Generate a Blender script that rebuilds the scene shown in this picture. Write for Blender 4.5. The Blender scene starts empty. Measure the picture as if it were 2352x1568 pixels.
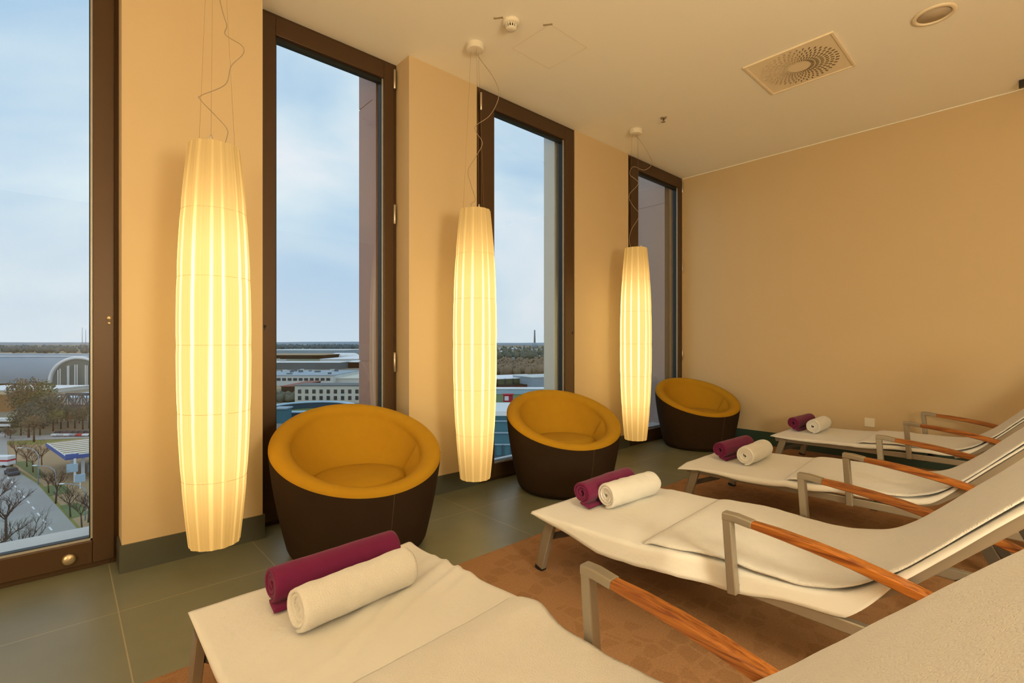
import bpy, math, random
from math import sin, cos, pi, radians, sqrt, atan2
from mathutils import Vector, Matrix, noise
SC = bpy.context.scene
COL = SC.collection
V = Vector
F_PX, HOR, CAM_Z, YAW = 1125.0, 787.0, 1.12, radians(42.5)
SY, CY = sin(YAW), cos(YAW)
CEIL = 3.15
GZ = -28.0                                   # street level, ten floors down

# ------------------------------------------------------------------ helpers
class MB:
    def __init__(s): s.v = []; s.f = []; s.sm = []
    def add(s, vs, fs, smooth=False):
        n = len(s.v); s.v += [tuple(p) for p in vs]
        s.f += [tuple(i + n for i in f) for f in fs]; s.sm += [smooth] * len(fs); return s
    def box(s, x0, x1, y0, y1, z0, z1):
        return s.add([(x0,y0,z0),(x1,y0,z0),(x1,y1,z0),(x0,y1,z0),(x0,y0,z1),(x1,y0,z1),(x1,y1,z1),(x0,y1,z1)],
                     [(3,2,1,0),(4,5,6,7),(0,1,5,4),(1,2,6,5),(2,3,7,6),(3,0,4,7)])
    def bar(s, p0, p1, w, h, up=(0,0,1)):
        p0, p1 = V(p0), V(p1); d = (p1-p0).normalized(); sd = d.cross(V(up))
        if sd.length < 1e-4: sd = d.cross(V((0,1,0)))
        sd.normalize(); u = sd.cross(d).normalized()
        vs = []
        for p in (p0, p1):
            for a, b in ((-1,-1),(1,-1),(1,1),(-1,1)): vs.append(p + sd*a*w/2 + u*b*h/2)
        return s.add(vs, [(3,2,1,0),(4,5,6,7),(0,1,5,4),(1,2,6,5),(2,3,7,6),(3,0,4,7)])
    def sweep(s, pts, ws, hs, chamfer=.3, up=(0,0,1), smooth=False):
        pts = [V(p) for p in pts]; n = len(pts)
        c = chamfer
        prof = [(-1+c,-1),(1-c,-1),(1,-1+c),(1,1-c),(1-c,1),(-1+c,1),(-1,1-c),(-1,-1+c)]
        vs = []
        for i, p in enumerate(pts):
            d = (pts[min(i+1,n-1)] - pts[max(i-1,0)]).normalized()
            sd = d.cross(V(up)).normalized(); u = sd.cross(d).normalized()
            for a, b in prof: vs.append(p + sd*a*ws[i]/2 + u*b*hs[i]/2)
        fs = [tuple(range(7,-1,-1)), tuple(range((n-1)*8, n*8))]
        for i in range(n-1):
            for k in range(8):
                a = i*8+k; b = i*8+(k+1) % 8; fs.append((a, b, b+8, a+8))
        return s.add(vs, fs, smooth)
    def tube(s, pts, r, n=8, cap=True):
        pts = [V(p) for p in pts]; m = len(pts); rs = r if isinstance(r, (list, tuple)) else [r]*m
        vs = []; last = None
        for i, p in enumerate(pts):
            d = (pts[min(i+1,m-1)] - pts[max(i-1,0)])
            d = d.normalized() if d.length > 1e-9 else V((0,0,1))
            if last is None:
                a = d.orthogonal().normalized()
            else:
                a = last - d*last.dot(d)
                a = a.normalized() if a.length > 1e-6 else d.orthogonal().normalized()
            last = a; b = d.cross(a)
            for k in range(n):
                t = 2*pi*k/n; vs.append(p + (a*cos(t)+b*sin(t))*rs[i])
        fs = []
        for i in range(m-1):
            for k in range(n):
                a0 = i*n+k; b0 = i*n+(k+1) % n; fs.append((a0, b0, b0+n, a0+n))
        if cap: fs += [tuple(range(n-1,-1,-1)), tuple(range((m-1)*n, m*n))]
        return s.add(vs, fs, True)
    def lathe(s, prof, n=32, c=(0,0,0), cap=True, smooth=True):
        vs = [(c[0]+r*cos(2*pi*k/n), c[1]+r*sin(2*pi*k/n), c[2]+z) for r, z in prof for k in range(n)]
        fs = []
        for i in range(len(prof)-1):
            for k in range(n):
                a = i*n+k; b = i*n+(k+1) % n; fs.append((a, b, b+n, a+n))
        if cap: fs += [tuple(range(n-1,-1,-1)), tuple(range((len(prof)-1)*n, len(prof)*n))]
        return s.add(vs, fs, smooth)
    def grid(s, fn, nu, nv, closed_u=False, smooth=True):
        vs = [fn(i/nu, j/nv) for j in range(nv+1) for i in range(nu+(0 if closed_u else 1))]
        W = nu if closed_u else nu+1; fs = []
        for j in range(nv):
            for i in range(nu):
                a = j*W+i; b = j*W+(i+1) % W; fs.append((a, b, b+W, a+W))
        return s.add(vs, fs, smooth)
    def prism(s, pts, z0, z1):
        n = len(pts)
        vs = [(x,y,z0) for x,y in pts] + [(x,y,z1) for x,y in pts]
        return s.add(vs, [tuple(range(n-1,-1,-1)), tuple(range(n,2*n))] + [(i,(i+1)%n,n+(i+1)%n,n+i) for i in range(n)])
    def build(s, name, m, parent=None, bevel=0, solid=0, subsurf=0, seg=2):
        me = bpy.data.meshes.new(name); me.from_pydata(s.v, [], s.f)
        me.polygons.foreach_set('use_smooth', s.sm)
        me.materials.append(m); me.update()
        o = bpy.data.objects.new(name, me); COL.objects.link(o)
        if parent: o.parent = parent
        if solid:
            d = o.modifiers.new('Solidify', 'SOLIDIFY'); d.thickness = solid; d.offset = -1
        if bevel:
            d = o.modifiers.new('Bevel', 'BEVEL'); d.width = bevel; d.segments = seg; d.limit_method = 'ANGLE'
        if subsurf:
            d = o.modifiers.new('Subsurf', 'SUBSURF'); d.levels = subsurf; d.render_levels = subsurf
        return o

def tag(o, label=None, cat=None, group=None, kind=None):
    if label: o['label'] = label
    if cat: o['category'] = cat
    if group: o['group'] = group
    if kind: o['kind'] = kind
    return o
def empty(name, loc=(0,0,0), rz=0):
    o = bpy.data.objects.new(name, None); COL.objects.link(o); o.location = loc; o.rotation_euler = (0,0,rz)
    o.empty_display_size = .1; return o
def children(o): return [c for c in COL.objects if c.parent == o]
def copy_tree(o, parent=None):
    c = o.copy(); COL.objects.link(c)
    c.parent = parent
    for ch in children(o): copy_tree(ch, c)
    return c
def struct(o): o['kind'] = 'structure'; return o

# ------------------------------------------------------------------ materials
def srgb(r, g, b):
    f = lambda c: (c/255)/12.92 if c/255 <= .04045 else ((c/255+.055)/1.055)**2.4
    return (f(r), f(g), f(b), 1)
def mat(name, col, rough=.6, metal=0, var=.06, scale=8, bump=0, bscale=60, bdist=.002, stretch=(1,1,1), sheen=0, coat=0, spec=None):
    m = bpy.data.materials.new(name); m.use_nodes = True; nt = m.node_tree; N = nt.nodes; L = nt.links
    b = N['Principled BSDF']; b.inputs['Roughness'].default_value = rough; b.inputs['Metallic'].default_value = metal
    if sheen: b.inputs['Sheen Weight'].default_value = sheen; b.inputs['Sheen Roughness'].default_value = .5
    if coat: b.inputs['Coat Weight'].default_value = coat
    if spec is not None: b.inputs['Specular IOR Level'].default_value = spec
    tc = N.new('ShaderNodeTexCoord'); mp = N.new('ShaderNodeMapping'); mp.inputs['Scale'].default_value = stretch
    L.new(tc.outputs['Object'], mp.inputs['Vector'])
    nz = N.new('ShaderNodeTexNoise'); nz.inputs['Scale'].default_value = scale; nz.inputs['Detail'].default_value = 4
    L.new(mp.outputs[0], nz.inputs['Vector'])
    mx = N.new('ShaderNodeMix'); mx.data_type = 'RGBA'
    mx.inputs['A'].default_value = tuple(min(1, c*(1-var)) for c in col[:3]) + (1,)
    mx.inputs['B'].default_value = tuple(min(1, c*(1+var)) for c in col[:3]) + (1,)
    L.new(nz.outputs['Fac'], mx.inputs['Factor']); L.new(mx.outputs['Result'], b.inputs['Base Color'])
    if bump:
        n2 = N.new('ShaderNodeTexNoise'); n2.inputs['Scale'].default_value = bscale; n2.inputs['Detail'].default_value = 5
        L.new(mp.outputs[0], n2.inputs['Vector'])
        bp = N.new('ShaderNodeBump'); bp.inputs['Strength'].default_value = bump; bp.inputs['Distance'].default_value = bdist
        L.new(n2.outputs['Fac'], bp.inputs['Height']); L.new(bp.outputs[0], b.inputs['Normal'])
    m['bsdf'] = 1
    return m
def math_node(nt, op, a, b=None):
    n = nt.nodes.new('ShaderNodeMath'); n.operation = op
    for i, v in enumerate((a, b)):
        if v is None: continue
        if isinstance(v, (int, float)): n.inputs[i].default_value = v
        else: nt.links.new(v, n.inputs[i])
    return n.outputs[0]

M = {}
M['wall'] = mat('warm_wall_paint', (.63,.485,.295,1), .85, var=.015, scale=2, bump=.15, bscale=300, bdist=.001, spec=.2)
M['ceil'] = mat('ceiling_paint', (.97,.93,.83,1), .9, var=.01, scale=2, spec=.15)
M['white_plastic'] = mat('white_plastic', (.82,.76,.64,1), .45, var=.02)
M['dark_plastic'] = mat('dark_plastic', (.02,.018,.016,1), .5, var=.05)
M['frame'] = mat('bronze_frame', (.080,.042,.018,1), .42, .35, var=.08, scale=3)
M['gasket'] = mat('gasket', (.008,.012,.012,1), .5, var=.05)
M['bead'] = mat('glazing_bead', (.45,.43,.38,1), .4, .3, var=.05)
M['steel'] = mat('steel_hinge', (.62,.55,.45,1), .3, .8, var=.05)
M['brass'] = mat('knob_metal', (.62,.50,.33,1), .3, .75, var=.05)
M['skirting'] = mat('skirting_tile', (.075,.078,.062,1), .4, var=.12, scale=5)
M['alu'] = mat('lounger_aluminium', (.34,.30,.24,1), .38, .45, var=.05)
M['alu_dark'] = mat('lounger_dark_metal', (.07,.06,.05,1), .4, .4, var=.05)
M['sling'] = mat('lounger_sling', (.16,.15,.13,1), .8, var=.1, scale=200)
M['sheet'] = mat('white_sheet', (.77,.755,.73,1), .9, var=.02, scale=5, bump=.35, bscale=35, bdist=.004, sheen=.15, spec=.1)
M['terry'] = mat('white_terry', (.79,.77,.74,1), .95, var=.03, scale=30, bump=.9, bscale=260, bdist=.004, sheen=.3, spec=.05)
M['purple'] = mat('plum_fleece', (.165,.018,.072,1), .9, var=.12, scale=20, bump=.4, bscale=300, bdist=.002, sheen=.12, spec=.05)
M['mustard'] = mat('mustard_felt', (.44,.235,.016,1), .92, var=.06, scale=12, bump=.3, bscale=400, bdist=.001, spec=.08)
M['brown'] = mat('brown_felt', (.036,.022,.013,1), .92, var=.10, scale=12, bump=.3, bscale=400, bdist=.001, spec=.08)
M['black'] = mat('black_rubber', (.01,.009,.008,1), .7, var=.05)

def wood_mat():
    m = bpy.data.materials.new('teak_wood'); m.use_nodes = True; nt = m.node_tree; N = nt.nodes; L = nt.links
    b = N['Principled BSDF']; b.inputs['Roughness'].default_value = .42
    tc = N.new('ShaderNodeTexCoord'); mp = N.new('ShaderNodeMapping'); mp.inputs['Scale'].default_value = (55, 1.6, 55)
    L.new(tc.outputs['Object'], mp.inputs['Vector'])
    nz = N.new('ShaderNodeTexNoise'); nz.inputs['Scale'].default_value = 2.2; nz.inputs['Detail'].default_value = 6; nz.inputs['Distortion'].default_value = .8
    L.new(mp.outputs[0], nz.inputs['Vector'])
    cr = N.new('ShaderNodeValToRGB'); e = cr.color_ramp.elements
    e[0].position = .3; e[0].color = (.15,.034,.006,1); e[1].position = .62; e[1].color = (.44,.150,.022,1)
    L.new(nz.outputs['Fac'], cr.inputs['Fac']); L.new(cr.outputs[0], b.inputs['Base Color'])
    return m
M['wood'] = wood_mat()

def tile_mat():
    m = bpy.data.materials.new('stone_tile'); m.use_nodes = True; nt = m.node_tree; N = nt.nodes; L = nt.links
    b = N['Principled BSDF']
    tc = N.new('ShaderNodeTexCoord'); sp = N.new('ShaderNodeSeparateXYZ'); L.new(tc.outputs['Object'], sp.inputs[0])
    def line(out, off, per, w):
        a = math_node(nt, 'ADD', out, -off + per*40); a = math_node(nt, 'MODULO', a, per)
        a = math_node(nt, 'SUBTRACT', a, per/2); a = math_node(nt, 'ABSOLUTE', a)
        return math_node(nt, 'GREATER_THAN', a, per/2 - w)
    g = math_node(nt, 'MAXIMUM', line(sp.outputs['X'], .17, .615, .0022), line(sp.outputs['Y'], 2.0, .61, .0022))
    nz = N.new('ShaderNodeTexNoise'); nz.inputs['Scale'].default_value = 3; nz.inputs['Detail'].default_value = 6
    L.new(tc.outputs['Object'], nz.inputs['Vector'])
    cr = N.new('ShaderNodeValToRGB'); e = cr.color_ramp.elements
    e[0].position = .3; e[0].color = (.165,.172,.118,1); e[1].position = .7; e[1].color = (.205,.21,.148,1)
    L.new(nz.outputs['Fac'], cr.inputs['Fac'])
    mx = N.new('ShaderNodeMix'); mx.data_type = 'RGBA'; mx.inputs['B'].default_value = (.36,.31,.2,1)
    L.new(g, mx.inputs['Factor']); L.new(cr.outputs[0], mx.inputs['A']); L.new(mx.outputs['Result'], b.inputs['Base Color'])
    b.inputs['Roughness'].default_value = .38; b.inputs['Specular IOR Level'].default_value = .5
    bp = N.new('ShaderNodeBump'); bp.inputs['Strength'].default_value = .5; bp.inputs['Distance'].default_value = .002; bp.invert = True
    L.new(g, bp.inputs['Height']); L.new(bp.outputs[0], b.inputs['Normal'])
    return m
def carpet_mat():
    m = bpy.data.materials.new('brown_carpet'); m.use_nodes = True; nt = m.node_tree; N = nt.nodes; L = nt.links
    b = N['Principled BSDF']; b.inputs['Roughness'].default_value = .97; b.inputs['Specular IOR Level'].default_value = .05
    tc = N.new('ShaderNodeTexCoord')
    vo = N.new('ShaderNodeTexVoronoi'); vo.inputs['Scale'].default_value = 13; vo.inputs['Randomness'].default_value = .55
    vo.feature = 'F1'
    L.new(tc.outputs['Object'], vo.inputs['Vector'])
    ve = N.new('ShaderNodeTexVoronoi'); ve.feature = 'DISTANCE_TO_EDGE'; ve.inputs['Scale'].default_value = 13; ve.inputs['Randomness'].default_value = .55
    L.new(tc.outputs['Object'], ve.inputs['Vector'])
    cell = math_node(nt, 'GREATER_THAN', ve.outputs['Distance'], .09)
    nz = N.new('ShaderNodeTexNoise'); nz.inputs['Scale'].default_value = 1.6; nz.inputs['Detail'].default_value = 2
    L.new(tc.outputs['Object'], nz.inputs['Vector'])
    sp = N.new('ShaderNodeSeparateColor'); L.new(vo.outputs['Color'], sp.inputs[0])
    pick = math_node(nt, 'GREATER_THAN', math_node(nt, 'ADD', sp.outputs[0], nz.outputs['Fac']), .95)
    f = math_node(nt, 'MULTIPLY', cell, pick)
    fine = N.new('ShaderNodeTexNoise'); fine.inputs['Scale'].default_value = 150; fine.inputs['Detail'].default_value = 3
    L.new(tc.outputs['Object'], fine.inputs['Vector'])
    f2 = math_node(nt, 'MULTIPLY', f, .38)
    mx = N.new('ShaderNodeMix'); mx.data_type = 'RGBA'; mx.inputs['A'].default_value = (.46,.25,.125,1); mx.inputs['B'].default_value = (.32,.165,.078,1)
    L.new(f2, mx.inputs['Factor'])
    mm = N.new('ShaderNodeMix'); mm.data_type = 'RGBA'; mm.blend_type = 'MULTIPLY'; mm.inputs['Factor'].default_value = .5
    L.new(mx.outputs['Result'], mm.inputs['A']); L.new(fine.outputs['Fac'], mm.inputs['B'])
    L.new(mm.outputs['Result'], b.inputs['Base Color'])
    bp = N.new('ShaderNodeBump'); bp.inputs['Strength'].default_value = .6; bp.inputs['Distance'].default_value = .003
    L.new(fine.outputs['Fac'], bp.inputs['Height']); L.new(bp.outputs[0], b.inputs['Normal'])
    return m
def glass_mat():
    m = bpy.data.materials.new('window_glass'); m.use_nodes = True; nt = m.node_tree; N = nt.nodes; L = nt.links
    N.remove(N['Principled BSDF']); out = N['Material Output']
    tr = N.new('ShaderNodeBsdfTransparent'); tr.inputs[0].default_value = (.96,.98,.98,1)
    gl = N.new('ShaderNodeBsdfGlossy'); gl.inputs['Roughness'].default_value = 0
    fr = N.new('ShaderNodeFresnel'); fr.inputs['IOR'].default_value = 1.5
    ge = N.new('ShaderNodeNewGeometry')                 # same reflectance on both faces of the thin pane
    io = N.new('ShaderNodeMapRange'); L.new(ge.outputs['Backfacing'], io.inputs[0]); io.inputs[3].default_value = 1.5; io.inputs[4].default_value = 1/1.5
    L.new(io.outputs[0], fr.inputs['IOR']); f = fr.outputs[0]
    mx = N.new('ShaderNodeMixShader'); L.new(f, mx.inputs[0]); L.new(tr.outputs[0], mx.inputs[1]); L.new(gl.outputs[0], mx.inputs[2])
    L.new(mx.outputs[0], out.inputs[0]); return m
def shade_mat():
    # pleated fabric lit from inside: brighter where the cloth is single, dimmer at both ends beyond the bulbs
    m = bpy.data.materials.new('lit_pleated_shade'); m.use_nodes = True; nt = m.node_tree; N = nt.nodes; L = nt.links
    b = N['Principled BSDF']; b.inputs['Roughness'].default_value = .9; b.inputs['Base Color'].default_value = (.30,.24,.15,1)
    tc = N.new('ShaderNodeTexCoord'); sp = N.new('ShaderNodeSeparateXYZ'); L.new(tc.outputs['Object'], sp.inputs[0])
    ang = math_node(nt, 'ARCTAN2', sp.outputs['Y'], sp.outputs['X'])
    z = sp.outputs['Z']
    def rng(v, a, b_, c, d, smooth=True):
        n = N.new('ShaderNodeMapRange'); n.interpolation_type = 'SMOOTHSTEP' if smooth else 'LINEAR'
        L.new(v, n.inputs[0]); n.inputs[1].default_value = a; n.inputs[2].default_value = b_; n.inputs[3].default_value = c; n.inputs[4].default_value = d
        return n.outputs[0]
    lo = rng(z, 0, .42, .42, 1); hi = rng(z, 1.82, 1.30, .34, 1)
    body = math_node(nt, 'MULTIPLY', lo, hi)
    # irregular pleats
    cmb = N.new('ShaderNodeCombineXYZ'); cx_ = math_node(nt, 'COSINE', ang); cy_ = math_node(nt, 'SINE', ang)
    L.new(math_node(nt,'MULTIPLY',cx_,1.5), cmb.inputs[0]); L.new(math_node(nt,'MULTIPLY',cy_,1.5), cmb.inputs[1]); L.new(math_node(nt,'MULTIPLY',z,.12), cmb.inputs[2])
    nz = N.new('ShaderNodeTexNoise'); nz.inputs['Scale'].default_value = 1.3; nz.inputs['Detail'].default_value = 3; L.new(cmb.outputs[0], nz.inputs['Vector'])
    a2 = math_node(nt, 'ADD', math_node(nt, 'MULTIPLY', ang, 14), math_node(nt, 'MULTIPLY', nz.outputs['Fac'], 7))
    w = math_node(nt, 'SINE', a2)
    streak = rng(w, .35, .98, 0, 1)
    wz = rng(z, .25, .75, .35, 1); wz2 = rng(z, 1.65, 1.2, .3, 1)
    streak = math_node(nt, 'MULTIPLY', streak, math_node(nt, 'MULTIPLY', wz, wz2))
    fine = math_node(nt, 'MULTIPLY', math_node(nt, 'SINE', math_node(nt, 'MULTIPLY', ang, 60)), .018)
    st = math_node(nt, 'MULTIPLY', body, math_node(nt, 'ADD', math_node(nt, 'ADD', math_node(nt, 'MULTIPLY', streak, .95), .86), fine))
    mx = N.new('ShaderNodeMix'); mx.data_type = 'RGBA'
    mx.inputs['A'].default_value = (1.0,.47,.06,1); mx.inputs['B'].default_value = (1.0,.82,.36,1)
    cf = math_node(nt, 'MULTIPLY', math_node(nt, 'ADD', math_node(nt, 'MULTIPLY', streak, .55), .42), body)
    L.new(cf, mx.inputs['Factor'])
    L.new(mx.outputs['Result'], b.inputs['Emission Color'])
    L.new(math_node(nt, 'MULTIPLY', st, SHADE_STRENGTH), b.inputs['Emission Strength'])
    return m
def lamp_mat(name, col, s):
    m = bpy.data.materials.new(name); m.use_nodes = True; b = m.node_tree.nodes['Principled BSDF']
    b.inputs['Emission Color'].default_value = col; b.inputs['Emission Strength'].default_value = s; b.inputs['Base Color'].default_value = (.8,.7,.5,1)
    return m
SHADE_STRENGTH = 1.17
LA, LB_ = 18, 36
M['tile'] = tile_mat(); M['carpet'] = carpet_mat(); M['glass'] = glass_mat(); M['shade'] = shade_mat()

# ------------------------------------------------------------------ room shell
XL, XR, YS, YN, YR = -3.2, 5.66, -2.9, 3.04, 3.21       # YN pillar faces, YR recessed window plane
struct(MB().box(XL-.2, XR+.2, YS-.2, 3.40, -.12, 0).build('floor', M['tile']))
cp = MB().box(XL, XR-.001, YS, 2.0, .0, .006).build('carpet', M['carpet'])
tag(cp, 'brown carpet with a faint honeycomb pattern under all the loungers', 'carpet')
struct(MB().box(XL-.2, XR+.2, YS-.2, 3.165, CEIL, CEIL+.15).box(XL-.2, 1.80, 3.165, 3.34, CEIL, CEIL+.15).build('ceiling', M['ceil']))
struct(MB().box(XR-.007, XR, YS, YN, CEIL-.007, CEIL).build('trim_10', M['ceil']))
w = MB()
PIL = [(XL, -.72), (.21, .844), (1.80, 2.408), (3.597, 4.482), (5.64, 5.86)]
for a, b in PIL: w.box(a, b, YN, 3.39 if a < 3 else 3.28, 0, CEIL)
struct(w.build('wall_north', M['wall']))
struct(MB().box(XR, XR+.2, YS-.2, YN, 0, CEIL).build('wall_east', M['wall']))
struct(MB().box(XL-.2, XL, YS-.2, 3.39, 0, CEIL).build('wall_west', M['wall']))
struct(MB().box(XL, XR, YS-.2, YS, 0, CEIL).build('wall_south', M['wall']))
bb = MB()
for a, b in PIL[:-1]:
    bb.box(a-(.010 if a > XL else 0), b+.010, YN-.012, YN+.0, 0, .135)
    if a > XL: bb.box(a-.010, a, YN, YN+.16, 0, .135)
    if b < 3: bb.box(b, b+.010, YN, YN+.16, 0, .135)
struct(bb.build('baseboard_north', M['skirting']))
struct(MB().box(XR-.012, XR, YS, YN-.012, 0, .15).build('baseboard_east', mat('green_skirting', (.045,.085,.065,1), .4, var=.1)))
# access panel outline in the ceiling and a thin cover strip between ceiling and east wall
gp = MB(); px0, px1, py0, py1 = 2.285, 2.656, 2.135, 2.49
for a in ((px0,px1,py0,py0+.0016),(px0,px1,py1-.0016,py1),(px0,px0+.0016,py0,py1),(px1-.0016,px1,py0,py1)): gp.box(*a, CEIL-.0012, CEIL)
tag(gp.build('access_panel', mat('panel_edge', (.70,.56,.36,1), .8)), 'square access panel with hairline joint in the ceiling beside smoke detector', 'access panel')

def window(n, x0, x1, gx0, gx1, yf, hinge, gz0=.14, gz1=3.01):
    root = struct(empty('window_%d' % n, ((x0+x1)/2, yf, 0)))
    cx = (x0+x1)/2; X = lambda v: v-cx
    fw = .045
    m = MB(); D = .12
    m.box(X(x0), X(x0)+fw, .008, D, 0, CEIL).box(X(x1)-fw, X(x1), .008, D, 0, CEIL)
    m.box(X(x0)+fw, X(x1)-fw, .008, D, 0, .035).box(X(x0)+fw, X(x1)-fw, .008, D, CEIL-.035, CEIL)
    m.build('window_frame', M['frame'], root, bevel=.003)
    s0, s1, z0, z1 = x0+fw-.012, x1-fw+.012, .028, CEIL-.028
    m = MB(); y0, y1 = -.014, .075
    m.box(X(s0), X(gx0), y0, y1, z0, z1).box(X(gx1), X(s1), y0, y1, z0, z1)
    m.box(X(gx0), X(gx1), y0, y1, z0, gz0).box(X(gx0), X(gx1), y0, y1, gz1, z1)
    sash = m.build('sash', M['frame'], root, bevel=.004)
    m = MB(); t = .012
    m.box(X(gx0), X(gx0)+t, .012, .05, gz0, gz1).box(X(gx1)-t, X(gx1), .012, .05, gz0, gz1)
    m.box(X(gx0)+t, X(gx1)-t, .012, .05, gz0, gz0+t).box(X(gx0)+t, X(gx1)-t, .012, .05, gz1-t-.012, gz1)
    m.build('gasket', M['gasket'], sash)
    m = MB().box(X(gx0), X(gx1), .0, .012, gz0-.001, gz0+.008); m.box(X(gx1)-.008, X(gx1)+.001, 0, .012, gz0, gz1)
    m.build('glazing_bead', M['bead'], sash)
    MB().box(X(gx0)+.004, X(gx1)-.004, .034, .036, gz0+.004, gz1-.004).build('glass_pane', M['glass'], sash)
    if hinge:
        hx = X(s1)+.004 if hinge > 0 else X(s0)-.004
        for hz in (3.03, 2.05, .98, .25):
            MB().lathe([(.007,-.07),(.009,-.068),(.009,.068),(.007,.07)], 10, (hx, -.018, hz)).build('hinge', M['steel'], root)
    return root
w1 = window(1, -.72, .225, -.60, .108, YR, 0)
w2 = window(2, .80, 1.80, .962, 1.690, YR, 1)
w3 = window(3, 2.408, 3.597, 2.58, 3.442, YN, -1)
w4 = window(4, 4.482, 5.64, 4.655, 5.525, YN, 1)
# knob and lock on window_1, keyhole marks
kb = MB().lathe([(.001,0),(.022,0),(.026,.006),(.026,.016),(.020,.022),(.001,.024)], 24)
o = kb.build('knob', M['brass'], w1); o.location = (.02-(-.2475), -.014, .075); o.rotation_euler = (radians(90),0,0)
for sx, wd in ((w1, .172+.2475),):
    lk = MB().lathe([(.001,0),(.012,0),(.012,.006),(.001,.007)], 16).lathe([(.001,0),(.008,0),(.008,.006),(.001,.007)], 16, (0,-.026,0))
    o = lk.build('lock', M['brass'], sx); o.location = (wd, -.014, 1.245); o.rotation_euler = (radians(90),0,0)
for r, dx in ((w2, -.40), (w3, .545)):
    o = MB().lathe([(.001,0),(.007,0),(.007,.004),(.001,.005)], 12).box(-.003,.003,-.02,.004,0,.004).build('lock', M['gasket'], r)
    o.location = (dx, -.014, 1.22); o.rotation_euler = (radians(90),0,0)

# outer facade: cladding of the deep reveals outside the glass
def clad_mat(name, c1, c2, seed):
    m = mat(name, c1, .45, .15, var=.05, scale=1.2); return m
M['clad_red'] = clad_mat('red_brown_cladding', (.46,.27,.21,1), None, 0)
M['clad_grey'] = clad_mat('grey_cladding', (.70,.76,.76,1), None, 0)
M['clad_mauve'] = clad_mat('mauve_cladding', (.40,.31,.28,1), None, 0)
M['sill'] = mat('outer_sill', (.62,.64,.64,1), .4, .2, var=.04)
def clad(n, xa, xb, y0, y1, m, joints):
    g = MB(); zs = [-1.0] + joints + [4.2]
    for i in range(len(zs)-1): g.box(xa, xb, y0, y1, zs[i]+.005, zs[i+1]-.005)
    g.box(xa+.004, xb-.01, y0+.004, y1-.01, -.99, 4.19)
    struct(g.build('trim_%d' % n, m))
clad(1, .20, .86, 3.40, 3.62, M['clad_red'], [.95, 2.4])
clad(2, 1.70, 2.50, 3.40, 3.62, M['clad_red'], [.98, 2.93])
clad(3, 3.455, 4.56, 3.28, 3.31, M['clad_grey'], [])
clad(4, 5.535, 6.2, 3.22, 4.3, M['clad_mauve'], [2.86])
g = MB().box(1.70, 1.80, 3.34, 3.40, 0, CEIL); struct(g.build('trim_5', M['clad_red']))
g = MB().box(3.455, 3.60, 3.17, 3.28, 0, CEIL); struct(g.build('trim_6', M['clad_grey']))
g = MB()
g.box(-.72, .22, 3.34, 3.60, -.06, .10).box(.86, 1.70, 3.34, 3.60, -.06, .10)
g.box(2.41, 3.455, 3.165, 3.22, -.06, .125).box(2.41, 3.455, 3.22, 3.30, -.06, .10)
g.box(4.49, 5.535, 3.165, 3.40, -.06, .11)
struct(g.build('trim_7', M['sill']))
g = MB().box(-3.4, 2.5, 3.40, 3.62, 3.50, 4.2).box(-3.4, 6.2, 3.40, 3.62, -2.0, -.10)
struct(g.build('trim_8', M['clad_red']))
struct(MB().box(-3.4, -.72, 3.40, 3.62, -.1, 3.2).build('trim_9', M['clad_red']))

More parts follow.
